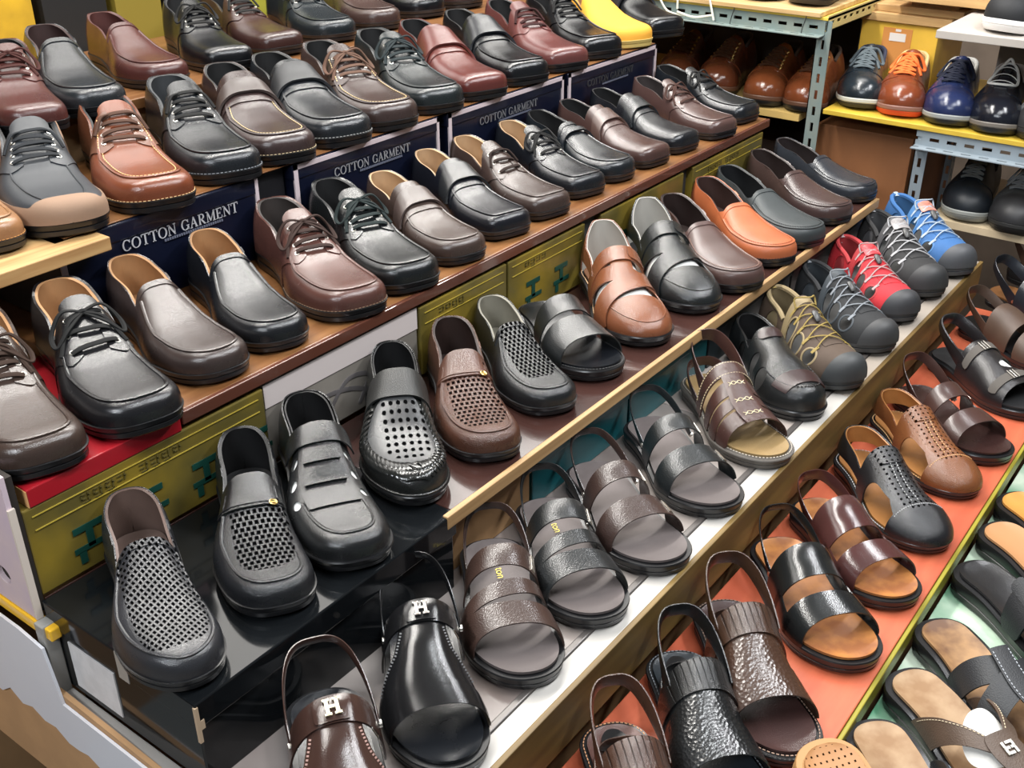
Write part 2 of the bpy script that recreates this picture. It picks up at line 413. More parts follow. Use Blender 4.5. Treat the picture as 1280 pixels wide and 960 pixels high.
def loafer(root, um, lm, sm_, last, ap=True, st=None, wst=None, throat=.385, curve=.10, heel=.066, side=.052, ad=.0125, strap=None, topm=None, band=True, moc=False, gored=False):
    op = opening(last, throat, heel, side, .06, curve)
    shoe_base(root, last, um, lm, sm_, op)
    if ap: apron(root, last, um, ad, throat + .03, st, r=.0020 if moc else .0016)
    if moc:   # gathered hand-sewn toe
        p, (ss, q) = seam(last, ad + .001, .55, off=.002); b = MB(); Q = resample(p, .0055)
        for i in range(1, len(Q) - 1):
            t = Q[i + 1] - Q[i - 1]; t /= np.linalg.norm(t); n_ = np.cross(t, [0, 0, 1.]); c = Q[i]
            b.sweep([c - n_ * .0035 + [0, 0, -.001], c + [0, 0, .0015], c + n_ * .0035 + [0, 0, -.002]], .0013, .0012, n=5)
        b.build('moccasin_gathers', um, root)
    if band:
        add_patch(last, lambda s, q, P: np.minimum((throat + .03 + curve * q * q - s) * last.L, op(s, q, P)), 'collar_binding', um, root, off=.0015, th=.0015, s0=.25, s1=.75, q0=-.62, q1=.62, ns=30, nq=30)
    if strap:
        s0, s1, qa, m2 = strap
        add_patch(last, lambda s, q, P: np.minimum(np.minimum((s - s0 - .10 * q * q) * last.L, (s1 + .10 * q * q - s) * last.L), np.minimum((qa - q) * .06, (q + .80) * .06)), 'strap', m2, root, off=.0055, th=.0040, s0=max(.2, s0 - .02), s1=min(.9, s1 + .15), ns=26, nq=44)
        add_patch(last, lambda s, q, P: np.minimum((s - throat + .035) * last.L, ((s1 + .05 + .04 * q * q) - s) * last.L), 'saddle', um, root, off=.0016, th=.0018, s0=throat - .05, s1=min(.95, s1 + .12), q0=-.85, q1=.85, ns=26, nq=34, ) if gored else None
    if wst: welt(root, last, wst)

# ---------------------------------------------------------------- sandals
SH = [(0, .055), (.2, .062), (.40, .070), (.52, .062), (.65, .052), (.78, .042), (.9, .034), (1, .030)]
def slast(L=.275, W=.117, **k):
    d = dict(toe=2.2, cap=.74, hs=SH, nf=2.3, nr=2.6, sole=(.020, .030), spring=.004, pinch=.05, waist=-.06); d.update(k)
    return Last(L, W, **d)
def band(last, a, b, qlo=-1.0, qhi=1.0, ka=0.0, kb=0.0, skew=0.0, skb=None):
    """mask of a strap: a..b along the foot at the crown; ka, kb bow the edges; skew tilts"""
    skb = skew if skb is None else skb
    def f(s, q, P):
        A = a + ka * q * q + skew * q; B = b + kb * q * q + skb * q
        return np.minimum(np.minimum((s - A), (B - s)) * last.L, np.minimum((q - qlo), (qhi - q)) * .06)
    return f
def union(*fs): return lambda s, q, P: np.maximum.reduce([f(s, q, P) for f in fs])
def cutout(f, holes, last):
    def g(s, q, P):
        r = f(s, q, P)
        for (hs, hq, rs, rq) in holes:
            r = np.minimum(r, (np.sqrt(((s - hs) / rs) ** 2 + ((q - hq) / rq) ** 2) - 1) * rs * last.L)
        return r
    return g
def sandal_base(root, last, bedm, solem, rim=.003, bed_d=-.004, dish=.003, edge=None):
    add_sole(last, solem, root, [(0, -.002), (.10, .001), (.40, .002), (.44, .0005), (.50, .002), (.94, rim), (1.03, rim - .001)])
    add_bed(last, bedm, root, d=bed_d, lift=.0025, dish=dish, name='footbed')
    if edge:
        r = last.ring(.0005, lambda s: float(last.z0(s)) + .0035, 34); stitches(list(r) + [r[0]], .0035, .002, .0007, .0009).build('edge_stitching', thread(edge), root, smooth=False)
def sling(root, last, m, sp=.33, zp=.022, zt=.074, sb=.00, wd=.0070, th=.0016, wide=1.0, buckle=True, name='heel_strap', lean=.0):
    t = np.linspace(0, PI, 40); L = last.L; wv = float(last.w(.25)) * wide
    x = (sp - .5) * L + ((sb - sp) * L) * np.sin(t) ** .95; ct = np.cos(t); y = float(last.c(.3)) + wv * np.sign(ct) * np.abs(ct) ** .62; z = float(last.z0(.3)) + zp - .01 + (zt - zp) * np.sin(t) ** .9
    P = np.stack([x, y, z], 1)
    C0 = np.array([(sp - .5) * L, float(last.c(.3)), float(last.z0(.3)) + .0]); out = P - C0; T = np.gradient(P, axis=0); T /= np.linalg.norm(T, axis=1)[:, None]
    out[:, 2] *= .25; out -= T * np.sum(out * T, 1)[:, None]; out /= np.linalg.norm(out, axis=1)[:, None]
    MB().sweep(P, wd, th, up=out, n=8).build(name, m, root)
    if buckle:
        for e in (0, -1):
            p = P[e]; MB().sweep([p + [0, .0025 * (1 if e == 0 else -1), 0], p + [0, -.001, 0]], .0045, .0045, up=(1, 0, 0), n=10).build('rivet', METAL, root)
    return P
def buckle_plate(root, last, s, q, w=.006, h=.027, m=None, off=.005, name='buckle', rz=0.0):
    p = last.pt(s, q, off); n_ = last.N(s, q); T = np.array([1., 0, 0]); T -= n_ * T.dot(n_); T /= np.linalg.norm(T); Bn = np.cross(n_, T)
    T, Bn = T * math.cos(rz) + Bn * math.sin(rz), Bn * math.cos(rz) - T * math.sin(rz)
    c = [p + T * a + Bn * b_ for a, b_ in ((-h / 2, -w / 2), (h / 2, -w / 2), (h / 2, w / 2), (-h / 2, w / 2))]
    mb = MB().sweep(c, .0012, .0010, up=n_, n=6, closed=True); mb.sweep([(c[0] + c[3]) / 2 * 1.0, (c[1] + c[2]) / 2], .0008, .0008, up=n_, n=5)
    return mb.build(name, m or METAL, root)
def emblem_h(root, last, s, q, size, m, off):
    p = last.pt(s, q, off); n_ = last.N(s, q); T = np.array([1., 0, 0]); T -= n_ * T.dot(n_); T /= np.linalg.norm(T); Bn = np.cross(n_, T)
    mb = MB(); R = Matrix([[T[i], Bn[i], n_[i]] for i in range(3)])
    def bx(a, b, c, d): 
        V = [(x, y, z) for z in (0, .0022) for y in (c, d) for x in (a, b)]; V = [tuple(R @ Vector(v_) + Vector(p)) for v_ in V]
        mb.add(V, [(0, 2, 3, 1), (4, 5, 7, 6), (0, 1, 5, 4), (2, 6, 7, 3), (0, 4, 6, 2), (1, 3, 7, 5)])
    k = size
    for sy in (-1, 1):
        bx(-.5 * k, .5 * k, sy * .27 * k - .10 * k, sy * .27 * k + .10 * k)
        for e in (-1, 1): bx(min(e * .5 * k, e * .36 * k), max(e * .5 * k, e * .36 * k), sy * .27 * k - .19 * k, sy * .27 * k + .19 * k)
    bx(-.08 * k, .08 * k, -.2 * k, .2 * k)
    return mb.build('letter_emblem', m, root, smooth=False)
def text_mesh(body, size, m, parent, loc, rot, name='lettering', ext=.0004, sx=1.0, font=None):
    c = bpy.data.curves.new(name, 'FONT'); c.body = body; c.size = size; c.extrude = ext; c.align_x = 'CENTER'; c.align_y = 'CENTER'; c.resolution_u = 3
    t = bpy.data.objects.new(name, c); S.collection.objects.link(t); bpy.context.view_layer.update()
    dg = bpy.context.evaluated_depsgraph_get(); me = bpy.data.meshes.new_from_object(t.evaluated_get(dg)); me.materials.clear(); me.materials.append(m)
    S.collection.objects.unlink(t); bpy.data.objects.remove(t); bpy.data.curves.remove(c)
    o = bpy.data.objects.new(name, me); S.collection.objects.link(o); o.parent = parent; o.location = loc; o.rotation_euler = rot; o.scale = (sx, 1, 1); return o

BEDG = mat((.135, .112, .108), .62, mottle=.5, mscale=14, grain=.1, gscale=1500, name='footbed')
def strap_sandal(root, col, straps, bed=None, sole=None, last=None, print_=None, plates=(), hoop=None, gs=520, grain=.35, gloss=.36, edge=None, hoopc=None, rim=.004):
    last = last or slast(); m = leather(col, gloss, grain, gs=gs)
    sandal_base(root, last, bed or BEDG, sole or rubber(), rim=rim, edge=edge)
    for st in straps: add_patch(last, band(last, **st), 'strap', m, root, off=.002, th=.0022, ns=70, nq=40)
    if hoop is not False: sling(root, last, hoopc or m, **(hoop or {}))
    for (s, q) in plates: buckle_plate(root, last, s, q)
    if print_:
        g = mat((.75, .6, .15), .4, metal=.4, name='gold_print')
        o = text_mesh(print_, .017, g, root, ((.285 - .5) * last.L, float(last.c(.285)) + .002, float(last.z0(.285)) + .0040), (0, 0, 0), 'insole_lettering', .0002)
    return last

def h_sandal(root, col, hcol, gloss=.2):
    last = slast(L=.285, W=.114, hs=[(0, .06), (.2, .070), (.36, .082), (.5, .076), (.65, .060), (.78, .047), (.9, .036), (1, .030)]); m = leather(col, gloss, .12)
    sandal_base(root, last, leather((.016, .018, .022), .3, .2), rubber(), rim=.004)
    def f(s, q, P):
        B = .80 + .02 * q * q; half = np.interp(s, [.30, .46, .54, .66, .72], [.34, .36, .44, .80, 1.1])
        return np.minimum(np.minimum((B - s) * last.L, (s - .40) * last.L), (half - np.abs(q)) * .05)
    add_patch(last, f, 'vamp', m, root, off=.002, th=.0022, ns=80, nq=48)
    add_patch(last, band(last, .70, .81, ka=.03, kb=.02), 'toe_band', m, root, off=.0045, th=.0015)
    add_patch(last, band(last, .33, .44, ka=-.02, kb=-.02), 'instep_strap', m, root, off=.0045, th=.0024)
    add_patch(last, band(last, .335, .435, qlo=-.20, qhi=.20), 'strap_keeper', m, root, off=.007, th=.002, q0=-.3, q1=.3)
    emblem_h(root, last, .385, 0, .020, hcol, .0095)
    for sg in (-1, 1):
        s_ = np.linspace(.455, .66, 30); h_ = np.interp(s_, [.30, .46, .54, .66, .72], [.34, .36, .44, .80, 1.1]) - .06
        stitches(last.pt(s_, sg * h_, .0045), .002, .002, .0005, .002).build('vamp_stitching', thread(tuple(min(1, c * 4 + .05) for c in col)), root, smooth=False)
    sling(root, last, m, sp=.36, zp=.045, zt=.092, sb=.00, wd=.0060, wide=1.10)
    buckle_plate(root, last, .40, .62, .014, .022)

def closed_sandal(root, col, style, lm, sm_, last=None, stc=None, gloss=.3, pat=None, badge=False):
    last = last or slast(W=.107, hs=[(0, .066), (.2, .072), (.36, .078), (.5, .070), (.65, .054), (.78, .042), (.9, .034), (1, .030)], sole=(.018, .028), nf=2.3, hstart=.76, hcap=2.1)
    m = leather(col, gloss, .35, pat=pat); L = last.L
    sandal_base(root, last, lm, sm_, rim=.0055, edge=stc)
    if style == 'tbar':      # broad T: instep panel tapering to a toe cap, two side windows each side
        base = lambda s, q, P: np.minimum(np.minimum((s - .36 - .04 * q * q) * L, (.955 - s) * L + 1), 1)
        f = cutout(base, [(.62, .76, .11, .34), (.62, -.76, .11, .34)], last)
        g = lambda s, q, P: np.minimum(f(s, q, P), np.where(s > .80, 1, (np.interp(s, [.3, .5, .6, .7, .8], [1.2, 1.1, .42, .36, .55]) - np.abs(q)) * .06))
        add_patch(last, g, 'upper', m, root, off=.001, th=.0025, ns=80, nq=56)
        cp = lambda s, q, P: (s - .78 - .05 * q * q) * L
        add_patch(last, cp, 'toe_cap', m, root, off=.0035, th=.0015, s0=.7, ns=40)
        th_ = thread(stc or (.5, .5, .48))
        for qo in (-.05, .05): stitches(last.pt(np.linspace(.47, .77, 30), np.full(30, qo), .0045), .0028, .003, .0006, .0008).build('centre_stitching', th_, root, smooth=False)
        qq = np.linspace(-.55, .55, 24); stitches(last.pt(.79 + .05 * qq ** 2, qq, .0052), .002, .002, .0006, .0009).build('cap_stitching', th_, root, smooth=False)
        add_patch(last, lambda s, q, P: np.minimum(np.minimum(s - .38, .475 + .02 * (1 - (q / .26) ** 2) - s) * L, (.26 - np.abs(q)) * .06), 'instep_patch', m, root, off=.004, th=.0018, s0=.36, s1=.56, q0=-.4, q1=.4, ns=16, nq=16)
        op = opening(last, .33, .060, .050, .06, .0)
        bk = lambda s, q, P: np.minimum(collar_z(last, s, .055, .046, .050) - P[..., 2], (.40 - s) * L)
        add_patch(last, lambda s, q, P: np.minimum(bk(s, q, P), P[..., 2] - last.z0(s) - .022), 'heel_strap', m, root, off=.001, th=.002, s1=.46)
        add_patch(last, lambda s, q, P: np.minimum(bk(s, q, P) , P[..., 2] - last.z0(s) - .022), 'heel_lining', lm, root, off=-.0015, th=.002, s1=.46)
    elif style == 'cross':   # tan closed sandal with crossed bands and a loop heel
        add_patch(last, lambda s, q, P: np.minimum((s - .40), (.80 - s)) * L, 'paper_stuffing', mat((.62, .62, .60), .7, name='tissue_paper'), root, off=-.005, th=.002)
        add_patch(last, lambda s, q, P: (s - .755 - .03 * q * q) * L, 'toe_box', m, root, off=.0005, th=.002, ns=70)
        add_patch(last, band(last, .52, .64, skew=.11), 'crossed_strap', m, root, off=.0020, th=.0022); add_patch(last, band(last, .60, .72, skew=-.11), 'crossed_strap', m, root, off=.0045, th=.0022)
        add_patch(last, lambda s, q, P: np.minimum(np.minimum((s - .44), (.60 - s)) * L, (.22 - np.abs(q)) * .06), 'centre_panel', m, root, off=.0005, th=.002)
        add_patch(last, band(last, .35, .47), 'instep_strap', m, root, off=.003, th=.0028)
        add_patch(last, band(last, .36, .46, qlo=.15, qhi=.62), 'strap_end', m, root, off=.0062, th=.0022)
        bk = lambda s, q, P: np.minimum(np.minimum(collar_z(last, s, .088, .050, .060) - P[..., 2], (.42 - s) * L), np.maximum(P[..., 2] - last.z0(s) - .030, (.06 - s) * L))
        hi = Last(L, .112, toe=2.2, cap=.74, hs=[(0, .10), (.5, .10), (1, .04)], nr=2.8, sole=(.018, .028), spring=.004, pinch=.2, waist=-.06)
        add_patch(hi, bk, 'heel_strap', m, root, off=0, th=.002, s1=.46); add_patch(hi, bk, 'heel_lining', mat((.42, .40, .36), .7, name='heel_lining'), root, off=-.002, th=.0016, s1=.46)
        MB().sweep(seam(last, .012, .62, off=.003)[0], .001, .0009).build('toe_seam', m, root)
    elif style == 'fisher':   # shoe-like upper with side slots and a strapped centre panel
        op = opening(last, .34, .064, .054, .075, .15); holes = []
        for sg in (-1, 1):
            for sh in (.50, .60, .70): holes.append((sh, sg * .47, .024, .11))
        add_patch(last, cutout(op, holes, last), 'upper', m, root, off=0, th=.002, ns=96, nq=64)
        add_patch(last, lambda s, q, P: np.minimum(np.minimum((s - .36), (.76 - s)) * L, (.31 - .15 * np.clip((s - .5), 0, 1) - np.abs(q)) * .06), 'centre_panel', m, root, off=.003, th=.0015, s0=.3, s1=.85, ns=40)
        add_patch(last, lambda s, q, P: np.minimum((s - .46), (.74 - s)) * L, 'paper_stuffing', mat((.75, .75, .73), .7, name='tissue_paper2'), root, off=-.003, th=.002)
        add_patch(last, band(last, .36, .455, qlo=-.75, qhi=.75), 'instep_strap', m, root, off=.006, th=.002)
        for sc in (.51, .61): add_patch(last, band(last, sc - .032, sc + .032, qlo=-.20, qhi=.20), 'panel_loop', m, root, off=.0055, th=.003, s0=.4, s1=.7, q0=-.4, q1=.4)
        add_patch(last, op, 'lining', lm, root, off=-.004, th=.002, s1=.42, ns=30)
        apron(root, last, m, .017, .70)
    elif style == 'window':  # thick black sandal with rounded windows and brown overlays
        op = opening(last, .34, .062, .052, .075, .10); holes = [(.52, .66, .05, .24), (.52, -.66, .05, .24), (.68, .68, .05, .24), (.68, -.68, .05, .24), (.30, .95, .05, .30), (.30, -.95, .05, .30)]
        add_patch(last, cutout(op, holes, last), 'upper', m, root, off=0, th=.0025, ns=96, nq=64)
        add_patch(last, op, 'lining', lm, root, off=-.003, th=.002, s1=.30, ns=30)
        ov = leather((.045, .022, .022), .35)
        add_patch(last, lambda s, q, P: (1 - np.sqrt(((s - .40) / .04) ** 2 + (q / .30) ** 4)) * .02, 'tongue_badge', ov, root, off=.003, th=.002, s0=.3, s1=.5, q0=-.4, q1=.4, ns=20, nq=20)
        add_patch(last, lambda s, q, P: np.minimum((s - .78 - .04 * q * q), (.90 - s)) * L, 'toe_overlay', ov, root, off=.0026, th=.002, s0=.7, s1=.95, q0=-.6, q1=.6, ns=24)
        p, _ = seam(last, .016, .66, off=.004); stitches(p, .004, .0025, .001, .0016).build('toe_stitching', mat((.03, .03, .032), .4, name='thread'), root, smooth=False)
    elif style == 'croc':    # wide wrinkled bands, ankle band ribbed
        cm = leather(col, .34, .9, gs=230)
        sl = leather(col, .33, .3, pat=('brick', .5, .0085, .5, .10, -.03, .045, .2))
        add_patch(last, band(last, .34, .49), 'ankle_band', sl, root, off=.004, th=.003)
        add_patch(last, band(last, .48, .64, ka=.02), 'crinkled_band', cm, root, off=.002, th=.002)
        add_patch(last, band(last, .62, .785, ka=.02, kb=.03), 'crinkled_band', cm, root, off=.0035, th=.002)
        sling(root, last, m, sp=.40, zp=.050, zt=.096, sb=.02, wd=.0125, th=.0022, wide=1.02, buckle=False)
        sling(root, last, m, sp=.40, zp=.018, zt=.030, sb=.16, wd=.010, th=.002, wide=1.06, buckle=False, name='side_strap')
        if badge:
            zb = float(last.z0(.12)) + .0045; t = np.linspace(0, 2 * PI, 25)[:-1]; x0 = (.15 - .5) * L
            V = [(x0 + .030 * math.cos(a), .019 * math.sin(a), zb) for a in t]; V += [(x, y, z + .0015) for x, y, z in V]
            mk('insole_badge', V, [tuple(range(24))[::-1], tuple(range(24, 48))] + [(k, (k + 1) % 24, (k + 1) % 24 + 24, k + 24) for k in range(24)], mat((.008, .008, .009), .35, name='badge'), root)
            text_mesh('Mp', .018, mat((.75, .75, .75), .5, name='white_print'), root, (x0, 0, zb + .002), (0, 0, -PI / 2 + .2), 'insole_lettering', .0003)
    elif style == 'velcro':
        add_patch(last, band(last, .35, .45), 'fastening_strap', m, root, off=.004, th=.0022)
        add_patch(last, band(last, .485, .585, ka=.03, kb=.02), 'side_strap', m, root, off=.002, th=.002)
        add_patch(last, band(last, .60, .675, ka=.03, kb=.04), 'side_strap', m, root, off=.0015, th=.002); add_patch(last, band(last, .695, .79, ka=.02, kb=.02), 'side_strap', m, root, off=.0012, th=.002)
        add_patch(last, lambda s, q, P: np.minimum(np.minimum((s - .36), (.80 - s)) * L, (.22 - np.abs(q)) * .06), 'centre_tongue', m, root, off=.0050, th=.0018, s0=.3, s1=.85, q0=-.35, q1=.35)
        th_ = thread((.75, .65, .42))
        for sc in (.52, .64, .74):
            mb = MB()
            for k in range(3):
                q0 = (k - 1) * .10
                for sg in (-1, 1): mb.sweep([last.pt(sc - .012 * sg, q0 - .045, .0075), last.pt(sc + .012 * sg, q0 + .045, .0075)], .0006, .0005)
            mb.build('cross_stitching', th_, root, smooth=False)
        for sc in (.36, .44): stitches(last.pt(np.full(50, sc), np.linspace(-.9, .9, 50), .0066), .003, .002, .0005, .0007).build('strap_stitching', th_, root, smooth=False)
        sling(root, last, m, sp=.38, zp=.045, zt=.098, sb=.03, wd=.013, th=.002, wide=.98, buckle=False)
        sling(root, last, m, sp=.30, zp=.012, zt=.045, sb=.02, wd=.010, th=.002, wide=1.0, buckle=False, name='heel_counter')
    elif style == 'woven':
        op = opening(last, .36, .070, .056, .07, .1)
        add_patch(last, op, 'lining', lm, root, off=-.003, th=.002, s1=.42, ns=30)
        pm = leather((.05, .052, .055), .34, .15, pat=('dot', .013, .010, .27, .27, .045, .055, .030))
        add_patch(last, lambda s, q, P: np.maximum(op(s, q, P), -1), 'upper', m, root, off=0, th=.0018)
        add_patch(last, lambda s, q, P: (1 - np.sqrt(((s - .675) / .215) ** 2 + (q / .46) ** 2)) * .03, 'perforated_plug', pm, root, off=.002, th=.0015, s0=.4, s1=.9, q0=-.6, q1=.6)
        add_patch(last, band(last, .34, .49, qlo=-.85, qhi=.85), 'ankle_band', leather(col, .42, .5), root, off=.005, th=.003)
        mb = MB(); a = np.linspace(-2.3, 2.3, 260)
        for kr0, am, nw in ((1.12, .13, 24), (1.38, .12, 28)):
            for ph in (0, 2.09, 4.19):
                kr = kr0 + am * np.sin(nw * a / 1.5 + ph); c_s = np.clip(.675 + .222 * kr * np.cos(a), .3, .978); c_q = np.clip(.50 * kr * np.sin(a), -.95, .95)
                mb.sweep(last.pt(c_s, c_q, .0038 + .0016 * np.cos(nw * a / 1.5 + ph)), .0030, .0014, up=last.N(c_s, c_q), n=6)
        mb.build('woven_lacing', leather(col, .22, .1), root)
        r = last.ring(.003, lambda s: float(last.z0(s)) + .002, 40); mb = MB(); mb.sweep(list(r), .0016, .0016, closed=True); mb.build('rope_welt', m, root)
    return last

def sport_sandal(root, main, trim, toe_c, lacec, side_windows=True, buckle_c=None, bedc=(.08, .08, .08), toggle=True):
    last = Last(.280, .106, toe=2.1, cap=.74, hs=[(0, .078), (.2, .084), (.36, .094), (.5, .086), (.65, .066), (.78, .052), (.9, .044), (1, .042)], nf=2.2, nr=2.5, sole=(.020, .028), spring=.012, pinch=.2, waist=-.02)
    L = last.L; m = mat(main, .75, grain=.5, gscale=1500, mottle=.3, mscale=30, name='fabric'); tm = mat(trim, .6, grain=.3, gscale=1500, name='webbing'); rb = rubber(toe_c, .55)
    add_sole(last, rb, root, [(0, -.003), (.15, .001), (.55, .003), (.6, .001), (.66, .003), (1.0, .003), (1.04, .001)])
    add_bed(last, mat(bedc, .8, name='footbed'), root, d=-.004, lift=.003, dish=.004, name='footbed')
    op = opening(last, .36, .070, .058, .085, .18)
    holes = [(.49, .62, .050, .23), (.49, -.62, .050, .23), (.62, .62, .052, .21), (.62, -.62, .052, .21), (.755, .60, .045, .19), (.755, -.60, .045, .19), (.24, .86, .07, .22), (.24, -.86, .07, .22)]
    add_patch(last, cutout(op, holes, last), 'upper', m, root, off=0, th=.003, ns=96, nq=64)
    for (hs, hq, rs, rq) in holes[:6]:
        t = np.linspace(0, 2 * PI, 25)[:-1]; MB().sweep(last.pt(hs + rs * 1.06 * np.cos(t), hq + rq * 1.06 * np.sin(t), .003), .0022, .0012, up=last.N(hs + rs * np.cos(t), hq + rq * np.sin(t)), closed=True).build('window_binding', tm, root)
    add_patch(last, lambda s, q, P: (s - .885 - .02 * (1 - q * q)) * L, 'toe_bumper', rb, root, off=.003, th=.003, s0=.7, ns=30)
    add_patch(last, op, 'collar_lining', mat(tuple(c * .8 for c in trim), .85, name='lining'), root, off=-.004, th=.0045, s1=.42, ns=34)
    MB().sweep(collar_path(last, .070, .058, .085), .0050, .0048, n=8).build('padded_collar', mat(tuple(c * 1.0 for c in (trim if trim[0] > .2 else main)), .8, name='collar_fabric'), root)
    lb = MB(); lm_ = mat(tuple(c * .6 for c in lacec), .7, name='cord'); pts = []
    ss = [.42, .50, .58, .67, .76]
    for i in range(len(ss) - 1):
        for sg in (-1, 1):
            a = np.linspace(0, 1, 9); qq = sg * (.34 - .68 * a); sl = ss[i] + (ss[i + 1] - ss[i]) * a
            lb.sweep(last.pt(sl, qq, .005 + .003 * np.sin(a * PI)), .0014, .0012, up=last.N(sl, qq))
    for s_ in ss:
        for sg in (-1, 1):
            lb.sweep(last.pt(np.full(5, s_), sg * np.linspace(.30, .5, 5), .0045), .003, .001, up=last.N(np.full(5, s_), sg * np.linspace(.30, .5, 5)))
    lp = spl([last.pt(.42, .3, .006), last.pt(.38, .2, .014), last.pt(.44, 0, .022), last.pt(.38, -.2, .014), last.pt(.42, -.3, .006)], 24); lb.sweep(lp, .0017, .0015)
    lb.build('cord_lacing', lm_, root)
    add_patch(last, lambda s, q, P: np.minimum((s - .345) * L, np.minimum((.78 - s) * L, (.20 - np.abs(q)) * .06)), 'tongue', m, root, off=.0015, th=.0025, s0=.3, s1=.85, q0=-.3, q1=.3)
    add_patch(last, band(last, .36, .42, ka=.05, kb=.05), 'ankle_strap', tm, root, off=.003, th=.002)
    if toggle:
        p = last.pt(.55, 0, .010); n_ = last.N(.55, 0); MB().sweep([last.pt(.52, 0, .009), last.pt(.535, 0, .010), last.pt(.58, 0, .010), last.pt(.595, 0, .008)], [.005, .0065, .0065, .004], [.003, .0045, .0045, .003], up=n_, n=8).build('cord_lock', mat((.06, .06, .06), .4, name='plastic'), root)
    if buckle_c:
        add_patch(last, band(last, .39, .50, qlo=-.22, qhi=.22), 'badge', mat(buckle_c, .4, name='plastic'), root, off=.006, th=.002, q0=-.3, q1=.3)
    # heel pull tab
    hp = last.pt(.012, 0.0, 0); x0 = -.5 * L; zt = float(last.z0(0)) + .068
    MB().sweep(spl([(x0 + .004, 0, zt - .012), (x0 - .006, 0, zt - .004), (x0 - .004, 0, zt + .008), (x0 + .006, 0, zt + .002)], 16), .006, .001, up=(0, 0, 1)).build('pull_tab', lm_, root)
    return last

def sneaker(root, main, solec, midc, lacec, lining=(.1, .1, .1), toe_c=None, gloss=.3, high=False, ncol=None, accents=None, bowed=True, wire=False):
    last = Last(.29, .112, toe=2.3, cap=.76, hs=[(0, .095), (.2, .098), (.34, .100), (.46, .088), (.56, .074), (.68, .060), (.8, .053), (.9, .049), (1, .047)], nf=2.3, nr=2.4, sole=(.026, .034), spring=.008, pinch=.22, hcap=2.3, hstart=.80)
    L = last.L; m = leather(main, gloss, .12); qm = leather(ncol, gloss, .2) if ncol else m
    add_sole(last, rubber(solec, .5), root, [(0, -.004), (.2, .001), (.5, .003), (.52, .001)])
    add_sole(last, mat(midc, .5, name='midsole'), root, [(.5, .002), (.62, .004), (.9, .004), (1.02, .001)], name='midsole', notch=False)
    hc = .085 if high else .072
    op = opening(last, .34, hc, hc - .012, .10, .10)
    add_patch(last, op, 'upper', m, root, ns=80, nq=44, th=.0025)
    add_patch(last, op, 'lining', mat(lining, .85, name='lining'), root, off=-.004, th=.0035, s1=.5, ns=34)
    MB().sweep(collar_path(last, hc, hc - .012, .10, .34), .0045, .0045, n=8).build('padded_collar', mat(lining, .8, name='collar_fabric'), root)
    def quarter(s, q, P):
        return np.minimum(np.minimum((.73 - .10 * np.clip(np.abs(q) - .3, 0, 1) - s) * L, (np.abs(q) - .14) * .05), op(s, q, P))
    add_patch(last, quarter, 'quarter', qm, root, off=.002, th=.002, s1=.79, ns=56, nq=56)
    if toe_c: add_patch(last, lambda s, q, P: (s - .80 + .03 * (1 - q * q)) * L, 'toe_cap', rubber(toe_c, .5), root, off=.0026, th=.002, s0=.7, ns=30)
    lb = MB()
    if not wire:
        ss = np.linspace(.42, .68, 5)
        for i, s_ in enumerate(ss):
            qq = np.linspace(-.24, .24, 10); sl = np.full(10, s_); lb.sweep(last.pt(sl, qq, .005 + .003 * (1 - (qq / .24) ** 2)), .0034, .0014, up=last.N(sl, qq))
            if i < 4:
                for sg in (-1, 1):
                    a = np.linspace(0, 1, 8); lb.sweep(last.pt(s_ + .065 * a, sg * (.24 - .48 * a), .008), .0034, .0016, up=last.N(s_ + .065 * a, sg * (.24 - .48 * a)))
        if bowed: bow(lb, last, .44, 0, r=.0034)
        lb.build('laces', mat(lacec, .7, spec=.2, name='lace'), root)
    else:
        t = np.linspace(0, 2 * PI, 40)[:-1]; lb.sweep(last.pt(.50 + .13 * np.cos(t), .42 * np.sin(t), .0055), .0035, .003, closed=True)
        for s_ in (.42, .5, .58): lb.sweep(last.pt(np.full(8, s_), np.linspace(-.36, .36, 8), .006), .0012, .0012)
        lb.sweep(spl([last.pt(.40, .1, .012), last.pt(.38, 0, .02), last.pt(.40, -.1, .012)], 12), .004, .003); lb.build('trim_piping', mat(lacec, .6, name='piping'), root)
    if high:
        for s_ in np.linspace(.42, .66, 5):
            for sg in (-1, 1):
                p = last.pt(s_, sg * .30, .0045); MB().sweep([p, p + last.N(s_, sg * .30) * .003], .0030, .0030, up=(1, 0, 0), n=8).build('lace_hook', GOLD, root)
    if accents: add_patch(last, lambda s, q, P: np.minimum(np.minimum((s - .12), (.36 - s)) * L, np.minimum((np.abs(q) - .55 - .3 * (s - .12)), .70 + .3 * (s - .12) - np.abs(q)) * .06), 'side_stripe', mat(accents, .5, name='stripe'), root, off=.0042, th=.0012, s0=.05, s1=.45, nq=90)
    return last

